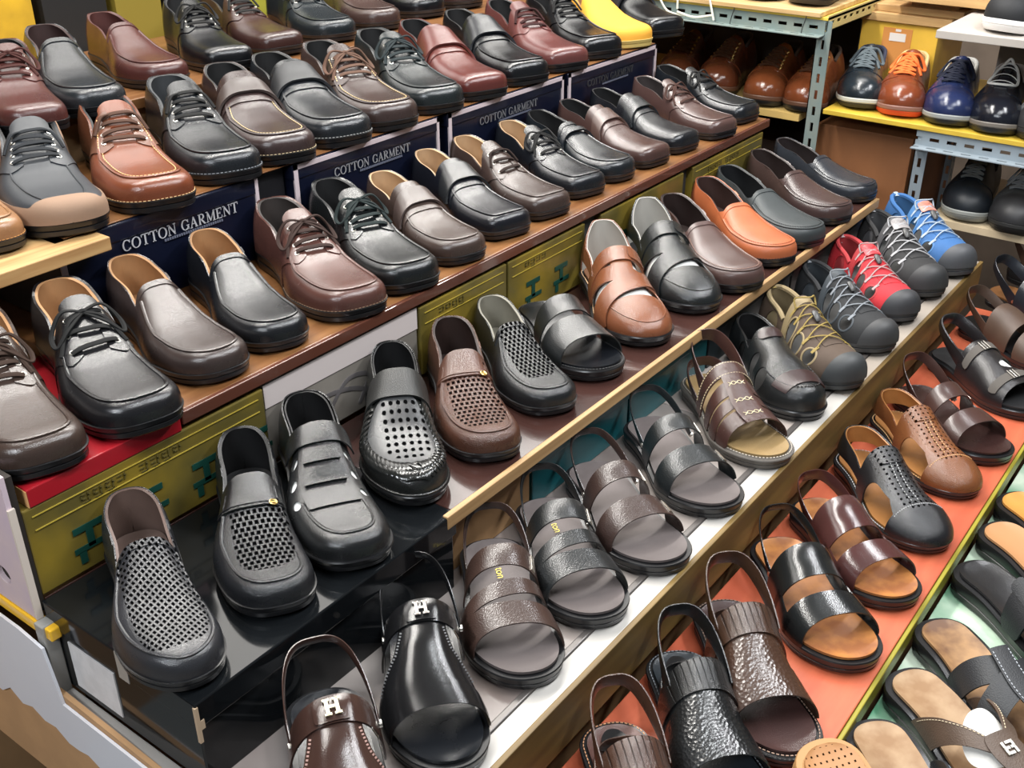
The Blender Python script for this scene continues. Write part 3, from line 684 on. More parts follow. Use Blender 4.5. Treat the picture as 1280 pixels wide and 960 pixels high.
def emblem_f(root, last, s, q, k, m, off):
    p = last.pt(s, q, off); n_ = last.N(s, q); T = np.array([1., 0, 0]); T -= n_ * T.dot(n_); T /= np.linalg.norm(T); Bn = np.cross(n_, T); R = Matrix([[T[i], Bn[i], n_[i]] for i in range(3)]); mb = MB()
    for (a, b, c, d) in ((-.5, .5, -.5, -.3), (.3, .5, -.5, .15), (-.1, .1, -.5, .0), (-.5, .5, .32, .5), (-.5, -.3, -.15, .5), (-.1, .1, .12, .5)):
        V = [tuple(R @ Vector((x * k, y * k, z)) + Vector(p)) for z in (0, .0012) for y in (c, d) for x in (a, b)]
        mb.add(V, [(0, 2, 3, 1), (4, 5, 7, 6), (0, 1, 5, 4), (2, 6, 7, 3), (0, 4, 6, 2), (1, 3, 7, 5)])
    return mb.build('logo_patch', m, root, smooth=False)
def flip_flop(root, bedm, col, kind, solem=None, stc=(.6, .5, .35), paper=False):
    last = slast(L=.280, W=.110, spring=.002, sole=(.024, .032)); L = last.L; m = leather(col, .55, .5, gs=520)
    sandal_base(root, last, bedm, solem or rubber(), rim=.003, dish=.004, bed_d=-.007)
    if paper: add_patch(last, lambda s, q, P: (1 - np.sqrt(((s - .60) / .13) ** 2 + (q / .60) ** 2)) * .03, 'paper_stuffing', mat((.72, .71, .68), .7, name='tissue_paper3'), root, off=-.008, th=.003, s0=.4, s1=.8)
    if kind == 'thong':     # wide V straps meeting at a toe post
        for sg in (-1, 1):
            def f(s, q, P, sg=sg):
                c = .72 - .36 * np.clip(np.abs(q), 0, 1) ** .8; hw = .038 + .045 * np.abs(q)
                return np.minimum((hw - np.abs(s - c)) * L, (sg * q + .06) * .06)
            add_patch(last, f, 'strap', m, root, off=.002, th=.003, ns=70, nq=50)
            a = np.linspace(.05, .95, 40); stitches(last.pt(.72 - .36 * a ** .8 - .8 * (.038 + .045 * a), sg * a, .0055), .003, .002, .0005, .0007).build('strap_stitching', thread(stc), root, smooth=False)
        MB().sweep([(.25 * L, 0, float(last.z0(.8))), (.25 * L, 0, float(last.z0(.8)) + .05)], .004, .003).build('toe_post', rubber(), root)
        add_patch(last, lambda s, q, P: (1 - np.sqrt(((s - .69) / .10) ** 4 + (q / .22) ** 4)) * .02, 'centre_panel', m, root, off=.005, th=.002, s0=.6, s1=.9, q0=-.4, q1=.4, ns=24, nq=24)
        if stc[0] > .5: emblem_f(root, last, 0.68, 0, .017, mat((.78, .76, .70), .5, name='white_print'), .0085)
    elif kind == 'cross':
        add_patch(last, band(last, .50, .64, skew=.12), 'strap', m, root, off=.002, th=.0028); add_patch(last, band(last, .56, .70, skew=-.12), 'strap', m, root, off=.005, th=.0028)
        add_patch(last, band(last, .46, .84, qlo=-.14, qhi=.14), 'centre_strap', m, root, off=.008, th=.002, q0=-.3, q1=.3)
        for qo in (-.11, .11): stitches(last.pt(np.linspace(.48, .82, 30), np.full(30, qo), .0105), .003, .002, .0005, .0008).build('strap_stitching', thread(stc), root, smooth=False)
    elif kind == 'buckle':
        add_patch(last, band(last, .42, .60, ka=.02, kb=-.02), 'strap', m, root, off=.002, th=.003); add_patch(last, band(last, .64, .82, ka=.02, kb=.02), 'strap', m, root, off=.002, th=.003)
        add_patch(last, lambda s, q, P: np.minimum(np.minimum(s - .40, .84 - s) * L, (.14 - np.abs(q + .35)) * .06), 'side_band', m, root, off=.005, th=.002)
        for s_ in (.50, .72): buckle_plate(root, last, s_, -.2, .016, .010, off=.010)
    else:                  # one broad band
        add_patch(last, band(last, .44, .78, ka=.03, kb=.04), 'strap', m, root, off=.002, th=.003)
        add_patch(last, band(last, .44, .50, ka=.03, kb=.03, qlo=-.9, qhi=.9), 'strap_hem', m, root, off=.005, th=.0014)
    return last

# special shoes used once
def grey_tan(root):
    last = Last(toe=2.5, cap=.78, W=.108); gm = mat((.028, .032, .038), .42, .1, grain=.3, gscale=1500, name='nubuck'); tn = mat((.25, .155, .10), .75, grain=.4, gscale=1500, name='suede')
    derby(root, gm, leather(BLKL, .6), rubber(), last, eye=5, ap=False, bow_=False, lr=.0019, lace=(.018, .02, .023))
    lo = opening(last, .40, .066, .052, .085, .12)
    add_patch(last, lambda s, q, P: np.minimum(np.maximum((.019 - (P[..., 2] - last.z0(s))), (s - .93) * last.L), (s - .30) * last.L), 'toe_guard', tn, root, off=.0012, th=.002, s0=.2)
    add_patch(last, lambda s, q, P: np.minimum(np.minimum((.34 - s) * last.L, (np.abs(q) - .5) * .05), lo(s, q, P)), 'heel_panel', tn, root, off=.0036, th=.0012, s1=.45, nq=60)
    for sg in (-1, 1): MB().sweep(last.pt(np.linspace(.62, .93, 24), sg * np.linspace(.30, .22, 24), .0024), .0013, .001).build('vamp_seam', gm, root)
def perf_loafer(root, um, lm, last, plain):
    loafer(root, um, lm, rubber(), last)
    pm = leather(plain, .26, .5)
    add_patch(last, lambda s, q, P: np.minimum(np.minimum((s - .385 - .10 * q * q), (.545 - s)) * last.L, (.60 - np.abs(q)) * .06), 'instep_panel', pm, root, off=.002, th=.0018, s0=.3, s1=.7, q0=-.7, q1=.7, ns=24, nq=30)
    for s_ in (.525, .54): MB().sweep(last.pt(np.full(24, s_), np.linspace(-.56, .56, 24), .0042), .0012, .001).build('instep_ridge', pm, root)
    p = last.pt(.535, .28, .0055); n_ = last.N(.535, .28); t = np.linspace(0, 2 * PI, 17)[:-1]; u = np.cross(n_, [0, 1, 0]); u /= np.linalg.norm(u); w_ = np.cross(n_, u)
    mb = MB().sweep([p + .0045 * math.cos(a) * w_ + .0035 * math.sin(a) * u for a in t], .0012, .001, up=n_, closed=True); mb.sweep([p - w_ * .003, p + w_ * .003], .0012, .001); mb.build('badge', GOLD, root)
def buckle_sandal(root, col, web):
    last = slast(L=.285, W=.112); L = last.L; m = leather(col, .35, .3); wm = mat(web, .8, grain=.6, gscale=1500, name='webbing'); wh = mat((.8, .8, .78), .6, name='tissue_paper')
    sandal_base(root, last, leather((.03, .03, .032), .5), rubber(), rim=.004)
    body = lambda s, q, P: np.minimum((s - .34) * L, (.80 + .02 * q * q - s) * L)
    add_patch(last, cutout(body, [(.60, .30, .055, .34)], last), 'upper', m, root, off=.001, th=.0025, ns=80, nq=50)
    add_patch(last, lambda s, q, P: (1 - np.sqrt(((s - .60) / .07) ** 2 + ((q - .30) / .40) ** 2)) * .02, 'paper_stuffing', wh, root, off=-.004, th=.002)
    for s_ in (.42, .72):
        add_patch(last, band(last, s_ - .03, s_ + .03, qlo=-.75, qhi=.75), 'webbing_strap', wm, root, off=.005, th=.002); buckle_plate(root, last, s_, -.05, .014, .022, off=.009)
    sling(root, last, m, sp=.36, zp=.04, zt=.09, sb=.03, wd=.014, th=.004, wide=.98, buckle=False)

# ---------------------------------------------------------------- every shoe on the display: name, place, heading, size, builder, label, category, group
SHOES = [
    ('lace_up_shoe', (0.919, 1.661, 1.235), -114.0, 1.000, lambda r: derby(r,leather(BUR),leather(BLKL,.6),rubber(),Last(toe=2.8,cap=.81,W=.104),lace=(.04,.012,.01),ap=False),
     'burgundy lace-up shoe cut off by the left picture edge, above the grey and tan lace-up', 'shoe', 'shoes on the topmost back row'),
    ('loafer', (1.025, 1.682, 1.235), -108.2, 1.060, lambda r: loafer(r,leather((.022,.026,.03)),leather((.045,.02,.018),.6),rubber(),Last(toe=2.6,cap=.79,hs=[(0,.080),(.2,.080),(.34,.072),(.42,.066),(.52,.055),(.65,.041),(.78,.032),(.9,.028),(1,.027)])),
     'plain black loafer on the top back row, beside a yellow box at upper left', 'shoe', 'shoes on the topmost back row'),
    ('loafer', (1.196, 1.746, 1.235), -102.0, 0.980, lambda r: loafer(r,leather(BUR),leather(BUR,.5),rubber(),Last(toe=2.6,cap=.79,hs=[(0,.080),(.2,.080),(.34,.072),(.42,.066),(.52,.055),(.65,.041),(.78,.032),(.9,.028),(1,.027)])),
     'plain burgundy loafer on the top back row, behind the black four-eyelet lace-up', 'shoe', 'shoes on the topmost back row'),
    ('lace_up_shoe', (1.358, 1.753, 1.235), -110.0, 1.000, lambda r: derby(r,leather(BLK,.26),leather(BLKL,.6),rubber(),Last(W=.098,toe=3.6,cap=.87,hstart=.89),ap=False),
     'shiny black lace-up with flat bow on the top back row, right of the burgundy loafer', 'shoe', 'shoes on the topmost back row'),
    ('lace_up_shoe', (1.490, 1.778, 1.235), -102.0, 1.000, lambda r: derby(r,leather(BRN,.26),leather(BLKL,.6),rubber(),Last(W=.098,toe=3.6,cap=.87,hstart=.89),ap=False,bow_=False),
     'dark brown polished lace-up with pale eyelets on the top back row', 'shoe', 'shoes on the topmost back row'),
    ('lace_up_shoe', (1.657, 1.780, 1.235), -108.0, 1.000, lambda r: derby(r,leather((.016,.022,.026)),leather(BLKL,.6),rubber(),Last(toe=2.8,cap=.81,W=.104)),
     'slate-black lace-up with apron toe on the top back row', 'shoe', 'shoes on the topmost back row'),
    ('loafer', (1.805, 1.786, 1.235), -108.0, 1.000, lambda r: loafer(r,leather((.07,.04,.034)),leather(BLKL,.6),rubber(),Last(toe=2.6,cap=.79,hs=[(0,.080),(.2,.080),(.34,.072),(.42,.066),(.52,.055),(.65,.041),(.78,.032),(.9,.028),(1,.027)])),
     'taupe-brown apron loafer on the top back row, toe above the black two-loop lace-up', 'shoe', 'shoes on the topmost back row'),
    ('lace_up_shoe', (1.965, 1.805, 1.235), -105.0, 1.000, lambda r: derby(r,leather(BLK,.22),leather(BLKL,.6),rubber(),Last(toe=2.8,cap=.81,W=.104),bow_=False),
     'black shoe with shiny toe at the top edge, above the black bow-laced shoe', 'shoe', 'shoes on the topmost back row'),
    ('loafer', (2.112, 1.807, 1.235), -105.0, 1.000, lambda r: loafer(r,leather(BRN,.4),leather(BLKL,.6),rubber(),Last(toe=2.6,cap=.79,hs=[(0,.080),(.2,.080),(.34,.072),(.42,.066),(.52,.055),(.65,.041),(.78,.032),(.9,.028),(1,.027)])),
     'brown shoe sole and toe just visible at the top picture edge', 'shoe', 'shoes on the topmost back row'),
    ('lace_up_shoe', (0.690, 1.458, 1.162), -108.0, 1.000, lambda r: derby(r,leather((.40,.20,.09)),leather(BLKL,.6),rubber(),Last(toe=2.8,cap=.81,W=.104),wst=(.6,.3,.1)),
     'tan shoe showing only its toe edge at the left border, on the pale board', 'shoe', 'dress shoes on the navy box row'),
    ('lace_up_shoe', (0.810, 1.446, 1.162), -112.8, 1.120, lambda r: grey_tan(r),
     'charcoal grey lace-up with tan suede toe band, on the pale wooden board', 'shoe', 'dress shoes on the navy box row'),
    ('lace_up_shoe', (0.941, 1.426, 1.162), -112.3, 1.120, lambda r: derby(r,leather((.22,.060,.026),.28),leather(BLKL,.6),rubber(),Last(toe=2.8,cap=.81,W=.104),lace=(.06,.03,.02),st=(.75,.45,.2),wst=(.75,.5,.25),qm=leather((.17,.06,.03),.4),bow_=False,ad=.015),
     'russet brown lace-up with contrast stitched welt, at the left end of the navy boxes', 'shoe', 'dress shoes on the navy box row'),
    ('lace_up_shoe', (1.083, 1.444, 1.162), -111.5, 1.120, lambda r: derby(r,leather((.014,.017,.021)),leather((.05,.055,.06),.6),rubber(),Last(toe=2.8,cap=.81,W=.104),eye=4,wst=(.3,.32,.34),bow_=False),
     'black four-eyelet lace-up with grey welt stitching, on the first navy box', 'shoe', 'dress shoes on the navy box row'),
    ('monk_strap_shoe', (1.200, 1.445, 1.162), -111.6, 1.120, lambda r: loafer(r,leather((.055,.034,.032)),leather(BLKL,.6),rubber(),Last(toe=2.8,cap=.81,W=.104),strap=(.43,.53,.78,leather((.07,.05,.045),.4)),st=(.62,.48,.26),wst=(.62,.5,.3),band=False,gored=True),
     'dark brown strap shoe with cream double stitching on strap and apron', 'shoe', 'dress shoes on the navy box row'),
    ('monk_strap_shoe', (1.317, 1.441, 1.162), -107.3, 1.120, lambda r: loafer(r,leather((.017,.02,.024)),leather(BLKL,.6),rubber(),Last(toe=2.8,cap=.81,W=.104),strap=(.40,.54,.78,leather((.022,.024,.028),.42)),wst=(.42,.42,.4),band=False,gored=True),
     'black wide-strap shoe with pale welt stitches, before the dark brown cream-stitched one', 'shoe', 'dress shoes on the navy box row'),
    ('lace_up_shoe', (1.442, 1.442, 1.162), -108.9, 1.120, lambda r: derby(r,leather((.06,.038,.034)),leather(BLKL,.6),rubber(),Last(toe=2.8,cap=.81,W=.104),lace=(.09,.05,.035),st=(.6,.45,.22)),
     'dark brown lace-up with cream apron stitching and brown laces, above the navy boxes', 'shoe', 'dress shoes on the navy box row'),
    ('lace_up_shoe', (1.583, 1.445, 1.162), -111.8, 1.120, lambda r: derby(r,leather((.018,.024,.026)),leather(BLKL,.6),rubber(),Last(toe=2.8,cap=.81,W=.104),lace=(.016,.022,.024),eye=4),
     "greenish black lace-up with a double-loop bow, above the second navy box's right end", 'shoe', 'dress shoes on the navy box row'),
    ('monk_strap_shoe', (1.708, 1.444, 1.162), -111.0, 1.120, lambda r: loafer(r,leather((.135,.034,.028),.26),leather(BLKL,.6),rubber(),Last(W=.098,toe=3.6,cap=.87,hstart=.89),strap=(.40,.56,.8,leather((.14,.036,.03),.3)),ap=False,band=False,gored=True),
     'burgundy square-toe strap shoe on the navy boxes', 'shoe', 'dress shoes on the navy box row'),
    ('monk_strap_shoe', (1.852, 1.445, 1.162), -111.7, 1.120, lambda r: loafer(r,leather(BLK,.26),leather(BLKL,.6),rubber(),Last(W=.098,toe=3.6,cap=.87,hstart=.89),strap=(.40,.56,.8,leather((.022,.025,.03),.3)),band=False,gored=True),
     'black square-toe strap shoe right of the burgundy strap shoe', 'shoe', 'dress shoes on the navy box row'),
    ('lace_up_shoe', (2.001, 1.445, 1.162), -112.4, 1.120, lambda r: derby(r,leather((.15,.048,.044),.27),leather(BLKL,.6),rubber(),Last(W=.098,toe=3.6,cap=.87,hstart=.89),ap=False,bow_=False,lace=(.03,.01,.01),eyem='none'),
     'reddish brown square-toe lace-up on the third navy box', 'shoe', 'dress shoes on the navy box row'),
    ('lace_up_shoe', (2.153, 1.449, 1.162), -115.8, 1.120, lambda r: derby(r,leather(BLK,.24),leather(BLKL,.6),rubber(),Last(W=.098,toe=3.6,cap=.87,hstart=.89),bow_=False,eyem='none'),
     'black square-toe lace-up beside the mustard yellow shoe', 'shoe', 'dress shoes on the navy box row'),
    ('slip_on_shoe', (2.294, 1.449, 1.162), -116.0, 1.120, lambda r: loafer(r,mat((.75,.36,.035),.75,grain=.3,gscale=1500,name='suede'),leather(TANL,.6),rubber((.50,.38,.12),.6),Last(toe=2.8,cap=.81,W=.104),ap=False,band=False),
     'mustard yellow suede shoe with pale crepe sole, the only yellow one', 'shoe', 'dress shoes on the navy box row'),
    ('monk_strap_shoe', (2.437, 1.449, 1.162), -116.0, 1.120, lambda r: loafer(r,leather(BLK,.24),leather(BLKL,.6),rubber(),Last(W=.098,toe=3.6,cap=.87,hstart=.89),strap=(.40,.56,.8,leather((.02,.022,.03),.35)),band=False,ap=False),
     'black strap shoe at the right end of the top row, past the yellow shoe', 'shoe', 'dress shoes on the navy box row'),
    ('lace_up_shoe', (0.538, 1.147, 1.030), -107.7, 1.050, lambda r: derby(r,leather((.06,.038,.03)),leather(TANL,.65),rubber(),Last(toe=2.8,cap=.81,W=.104),lace=(.03,.017,.012)),
     'dark brown lace-up at the left border, standing on the red box lid', 'shoe', 'dress shoes on the wooden board row'),
    ('lace_up_shoe', (0.655, 1.133, 1.030), -105.6, 1.050, lambda r: derby(r,leather((.013,.013,.015)),leather(TANL,.65),rubber(),Last(toe=2.8,cap=.81,W=.104),eye=3),
     "black three-eyelet lace-up with tan lining, on the red box lid's right end", 'shoe', 'dress shoes on the wooden board row'),
    ('loafer', (0.782, 1.155, 1.030), -100.9, 0.972, lambda r: loafer(r,leather((.055,.038,.034)),leather(TANL,.65),rubber(),Last(toe=2.6,cap=.79,hs=[(0,.080),(.2,.080),(.34,.072),(.42,.066),(.52,.055),(.65,.041),(.78,.032),(.9,.028),(1,.027)])),
     'dark brown plain loafer with tan lining, first shoe on the wooden board', 'shoe', 'dress shoes on the wooden board row'),
    ('loafer', (0.902, 1.153, 1.030), -108.2, 0.964, lambda r: loafer(r,leather((.012,.0135,.016),.3),leather(TANL,.65),rubber(),Last(toe=2.6,cap=.79,hs=[(0,.080),(.2,.080),(.34,.072),(.42,.066),(.52,.055),(.65,.041),(.78,.032),(.9,.028),(1,.027)])),
     'glossy black plain loafer with tan lining, on the wooden board', 'shoe', 'dress shoes on the wooden board row'),
    ('lace_up_shoe', (1.038, 1.148, 1.030), -108.5, 1.049, lambda r: derby(r,leather((.115,.048,.038)),leather((.05,.04,.036),.6),rubber(),Last(toe=2.8,cap=.81,W=.104),lace=(.03,.017,.014),wst=(.25,.16,.1)),
     "reddish brown lace-up with a large bow, below the navy boxes' first gap", 'shoe', 'dress shoes on the wooden board row'),
    ('lace_up_shoe', (1.156, 1.148, 1.030), -108.7, 1.050, lambda r: derby(r,leather((.010,.012,.013)),leather(BLKL,.6),rubber(),Last(toe=2.8,cap=.81,W=.104),lace=(.014,.02,.02)),
     'black grained lace-up in front of the second navy box, laces hanging forward', 'shoe', 'dress shoes on the wooden board row'),
    ('monk_strap_shoe', (1.277, 1.143, 1.030), -104.5, 0.930, lambda r: loafer(r,leather((.070,.046,.038)),leather(BEIGE,.65),rubber(),Last(toe=2.8,cap=.81,W=.104),strap=(.42,.54,.8,leather((.08,.055,.048),.36)),band=False,gored=True),
     'dark taupe-brown strap shoe with beige lining, on the wooden board', 'shoe', 'dress shoes on the wooden board row'),
    ('monk_strap_shoe', (1.411, 1.158, 1.030), -105.6, 0.957, lambda r: loafer(r,leather((.011,.012,.017),.26),leather(BEIGE,.65),rubber(),Last(W=.098,toe=3.6,cap=.87,hstart=.89),strap=(.41,.54,.8,leather((.02,.022,.024),.3)),band=False,gored=True),
     'black strap shoe with beige lining, right of the taupe-brown strap shoe', 'shoe', 'dress shoes on the wooden board row'),
    ('lace_up_shoe', (1.525, 1.157, 1.030), -103.1, 0.954, lambda r: derby(r,leather((.062,.040,.034)),leather(BEIGE,.65),rubber(),Last(W=.098,toe=3.6,cap=.87,hstart=.89),eye=3,bow_=False,lace=(.02,.012,.01)),
     'dark brown three-eyelet lace-up with beige lining, on the wooden board', 'shoe', 'dress shoes on the wooden board row'),
    ('lace_up_shoe', (1.661, 1.163, 1.030), -105.9, 0.930, lambda r: derby(r,leather((.012,.014,.018)),leather(BEIGE,.65),rubber(),Last(W=.098,toe=3.6,cap=.87,hstart=.89),eye=3),
     'black three-eyelet lace-up with beige lining and trailing bow', 'shoe', 'dress shoes on the wooden board row'),
    ('loafer', (1.767, 1.161, 1.030), -101.3, 0.930, lambda r: loafer(r,leather((.014,.018,.022),.28),leather(BLKL,.6),rubber(),Last(toe=2.6,cap=.79,hs=[(0,.080),(.2,.080),(.34,.072),(.42,.066),(.52,.055),(.65,.041),(.78,.032),(.9,.028),(1,.027)]),strap=(.46,.50,.9,leather((.018,.022,.027),.3))),
     'black loafer with a narrow double saddle ridge, on the wooden board', 'shoe', 'dress shoes on the wooden board row'),
    ('monk_strap_shoe', (1.881, 1.158, 1.030), -99.0, 0.930, lambda r: loafer(r,leather((.085,.046,.04),.24),leather(BLKL,.6),rubber(),Last(W=.098,toe=3.6,cap=.87,hstart=.89),strap=(.42,.53,.8,leather((.11,.065,.055),.26)),band=False,gored=True,ap=False),
     "shiny brown strap shoe on the wooden board's right half", 'shoe', 'dress shoes on the wooden board row'),
    ('monk_strap_shoe', (2.002, 1.157, 1.030), -99.0, 0.930, lambda r: loafer(r,leather((.012,.014,.018),.27),leather(BLKL,.6),rubber(),Last(W=.098,toe=3.6,cap=.87,hstart=.89),strap=(.42,.53,.8,leather((.018,.022,.026),.3)),band=False,gored=True,ap=False),
     'black strap shoe between the shiny brown strap shoe and the brown lace-up', 'shoe', 'dress shoes on the wooden board row'),
    ('lace_up_shoe', (2.145, 1.139, 1.030), -102.6, 0.930, lambda r: derby(r,leather((.10,.056,.050),.25),leather((.05,.04,.04),.6),rubber(),Last(W=.098,toe=3.6,cap=.87,hstart=.89),eye=3,lace=(.05,.025,.02)),
     "brown square-toe lace-up, second from the wooden board's right end", 'shoe', 'dress shoes on the wooden board row'),
    ('lace_up_shoe', (2.282, 1.155, 1.030), -99.0, 0.930, lambda r: derby(r,leather((.013,.016,.020),.27),leather(BLKL,.6),rubber(),Last(W=.098,toe=3.6,cap=.87,hstart=.89),eye=3),
     "black square-toe lace-up, last on the wooden board's right end", 'shoe', 'dress shoes on the wooden board row'),
    ('loafer', (0.516, 0.871, 0.890), -114.9, 0.946, lambda r: loafer(r,leather((.034,.035,.040),.33,.2,pat=('diag',.0085,.0062,.30,.28,.030,.088,.040)),leather((.17,.11,.09),.5),rubber(),Last(toe=2.2,cap=.74,W=.103,hs=[(0,.080),(.2,.080),(.34,.072),(.42,.066),(.52,.056),(.65,.043),(.78,.035),(.9,.030),(1,.027)]),ad=.009),
     "large black loafer with diagonal basket texture, at the black box's left corner", 'shoe', 'shoes on the black box and dark board row'),
    ('loafer', (0.666, 0.877, 0.890), -124.3, 0.971, lambda r: perf_loafer(r,leather((.018,.019,.022),.3,.4,pat=('brick',.0075,.0072,.36,.30,.050,.058,.034)),leather(BLKL,.5),Last(toe=2.6,cap=.79,hs=[(0,.080),(.2,.080),(.34,.072),(.42,.066),(.52,.055),(.65,.041),(.78,.032),(.9,.028),(1,.027)]),(.011,.012,.013)),
     'black loafer with square perforations and a small gold badge, on the black box', 'shoe', 'shoes on the black box and dark board row'),
    ('closed_sandal', (0.776, 0.871, 0.890), -122.3, 1.017, lambda r: closed_sandal(r,(.016,.017,.018),'fisher',leather(BLKL,.5),rubber(),last=Last(toe=2.6,cap=.78)),
     "black closed sandal with side slots and two panel loops, on the black box's right part", 'sandal', 'shoes on the black box and dark board row'),
    ('closed_sandal', (0.933, 0.885, 0.890), -132.0, 1.012, lambda r: closed_sandal(r,(.018,.019,.018),'woven',leather(BLKL,.5),rubber(),last=Last(toe=2.1,cap=.72)),
     'black slip-on with ankle band, perforated plug and braided leather edge', 'sandal', 'shoes on the black box and dark board row'),
    ('loafer', (1.064, 0.875, 0.890), -128.9, 0.998, lambda r: perf_loafer(r,leather((.10,.040,.024),.3,.5,pat=('brick',.0082,.0074,.30,.28,.042,.072,.036)),leather((.04,.022,.018),.5),Last(toe=2.6,cap=.79,hs=[(0,.080),(.2,.080),(.34,.072),(.42,.066),(.52,.055),(.65,.041),(.78,.032),(.9,.028),(1,.027)]),(.11,.045,.028)),
     'brown loafer covered in rows of punched holes, right of the braided black slip-on', 'shoe', 'shoes on the black box and dark board row'),
    ('loafer', (1.198, 0.881, 0.890), -120.2, 0.920, lambda r: loafer(r,leather((.018,.02,.022),.26,.3,pat=('weave',.0080,.0080,.40,.26,.030,.062,.032)),leather((.32,.30,.24),.6),rubber(),Last(toe=2.6,cap=.79,hs=[(0,.080),(.2,.080),(.34,.072),(.42,.066),(.52,.055),(.65,.041),(.78,.032),(.9,.028),(1,.027)]),moc=True,ad=.014),
     'black woven loafer with gathered moccasin toe and beige insole', 'shoe', 'shoes on the black box and dark board row'),
    ('slide_sandal', (1.325, 0.878, 0.890), -118.2, 0.920, lambda r: strap_sandal(r,(.017,.019,.020),[dict(a=.40,b=.55,ka=.0,kb=.02),dict(a=.60,b=.80,ka=.02,kb=.03)],bed=leather((.012,.014,.018),.28,.2),hoop=False,edge=(.06,.06,.06),last=slast(W=.118)),
     'black slide with two wide bands, in front of the yellow boxes', 'sandal', 'shoes on the black box and dark board row'),
    ('closed_sandal', (1.496, 0.879, 0.890), -130.4, 1.040, lambda r: closed_sandal(r,(.25,.085,.038),'cross',leather((.3,.13,.06),.5),rubber(),stc=(.7,.45,.25)),
     'tan brown closed sandal with crossed bands and grey-lined high heel strap', 'sandal', 'shoes on the black box and dark board row'),
    ('closed_sandal', (1.654, 0.875, 0.890), -127.6, 1.040, lambda r: closed_sandal(r,(.018,.021,.022),'cross',leather(BLKL,.5),rubber(),stc=(.06,.06,.06)),
     'black closed sandal with crossed bands, twin of the tan one beside it', 'sandal', 'shoes on the black box and dark board row'),
    ('loafer', (1.771, 0.866, 0.890), -120.5, 1.040, lambda r: loafer(r,leather((.10,.055,.048),.4),leather((.03,.017,.015),.5),rubber(),Last(toe=2.6,cap=.79,hs=[(0,.080),(.2,.080),(.34,.072),(.42,.066),(.52,.055),(.65,.041),(.78,.032),(.9,.028),(1,.027)]),st=(.3,.18,.14),ad=.007,throat=.45),
     'matt brown moccasin between the black crossed sandal and the orange moccasin', 'shoe', 'shoes on the black box and dark board row'),
    ('loafer', (1.917, 0.867, 0.890), -118.7, 1.015, lambda r: loafer(r,leather((.55,.15,.055),.42),leather((.06,.03,.025),.5),rubber(),Last(toe=2.6,cap=.79,hs=[(0,.080),(.2,.080),(.34,.072),(.42,.066),(.52,.055),(.65,.041),(.78,.032),(.9,.028),(1,.027)]),moc=False,st=(.35,.1,.04),ad=.007,throat=.46,wst=(.03,.02,.02)),
     'bright orange moccasin on the dark board, between a brown and a grey one', 'shoe', 'shoes on the black box and dark board row'),
    ('loafer', (2.029, 0.863, 0.890), -112.8, 1.006, lambda r: loafer(r,leather((.045,.055,.058),.5),leather((.012,.013,.015),.5),rubber(),Last(toe=2.6,cap=.79,hs=[(0,.080),(.2,.080),(.34,.072),(.42,.066),(.52,.055),(.65,.041),(.78,.032),(.9,.028),(1,.027)]),throat=.46,ad=.007,st=(.02,.02,.02)),
     'dark grey matt moccasin right of the orange one', 'shoe', 'shoes on the black box and dark board row'),
    ('loafer', (2.187, 0.866, 0.890), -111.7, 0.979, lambda r: loafer(r,leather((.075,.045,.042),.34),leather((.035,.022,.02),.5),rubber(),Last(toe=2.6,cap=.79,hs=[(0,.080),(.2,.080),(.34,.072),(.42,.066),(.52,.055),(.65,.041),(.78,.032),(.9,.028),(1,.027)]),throat=.46,ad=.007,st=(.03,.02,.02)),
     'brown moccasin, second from the right end of the dark board', 'shoe', 'shoes on the black box and dark board row'),
    ('loafer', (2.340, 0.870, 0.890), -104.0, 0.920, lambda r: loafer(r,leather((.035,.04,.05),.30),leather((.03,.022,.022),.5),rubber(),Last(toe=2.6,cap=.79,hs=[(0,.080),(.2,.080),(.34,.072),(.42,.066),(.52,.055),(.65,.041),(.78,.032),(.9,.028),(1,.027)]),throat=.46,ad=.007,st=(.01,.01,.01)),
     'black silvery-sheen moccasin at the right end of the dark board, before the steel post', 'shoe', 'shoes on the black box and dark board row'),
    ('sandal', (0.523, 0.604, 0.770), -123.0, 0.970, lambda r: h_sandal(r,(.055,.028,.022),mat((.72,.66,.5),.35,metal=.6,name='brass')),
     'brown sandal with a pale metal letter emblem on its strap, at the bottom border', 'sandal', 'sandals on the glossy sheet row'),
    ('sandal', (0.693, 0.638, 0.770), -129.7, 0.930, lambda r: h_sandal(r,(.012,.012,.013),mat((.35,.32,.30),.35,metal=.7,name='pewter')),
     "shiny black sandal with dark metal letter emblem, beneath the black box's right end", 'sandal', 'sandals on the glossy sheet row'),
    ('sandal', (0.850, 0.644, 0.770), -132.0, 0.940, lambda r: strap_sandal(r,(.060,.034,.027),[dict(a=.35,b=.475,ka=.0,kb=.0),dict(a=.56,b=.645,skew=-.055,skb=-.060,ka=.02,kb=.02),dict(a=.675,b=.80,skew=.0,ka=.02,kb=.03),dict(a=.64,b=.80,qlo=-1.0,qhi=-.60)],print_='ton',plates=((.41,.60),)),
     'brown grained three-strap sandal with gold insole print, right of the shiny black emblem sandal', 'sandal', 'sandals on the glossy sheet row'),
    ('sandal', (0.979, 0.639, 0.770), -127.1, 0.930, lambda r: strap_sandal(r,(.016,.0185,.02),[dict(a=.35,b=.475,ka=.0,kb=.0),dict(a=.56,b=.645,skew=-.055,skb=-.060,ka=.02,kb=.02),dict(a=.675,b=.80,skew=.0,ka=.02,kb=.03),dict(a=.64,b=.80,qlo=-1.0,qhi=-.60)],print_='ton',plates=((.41,.60),)),
     'black grained three-strap sandal with gold insole print, between two brown strap sandals', 'sandal', 'sandals on the glossy sheet row'),
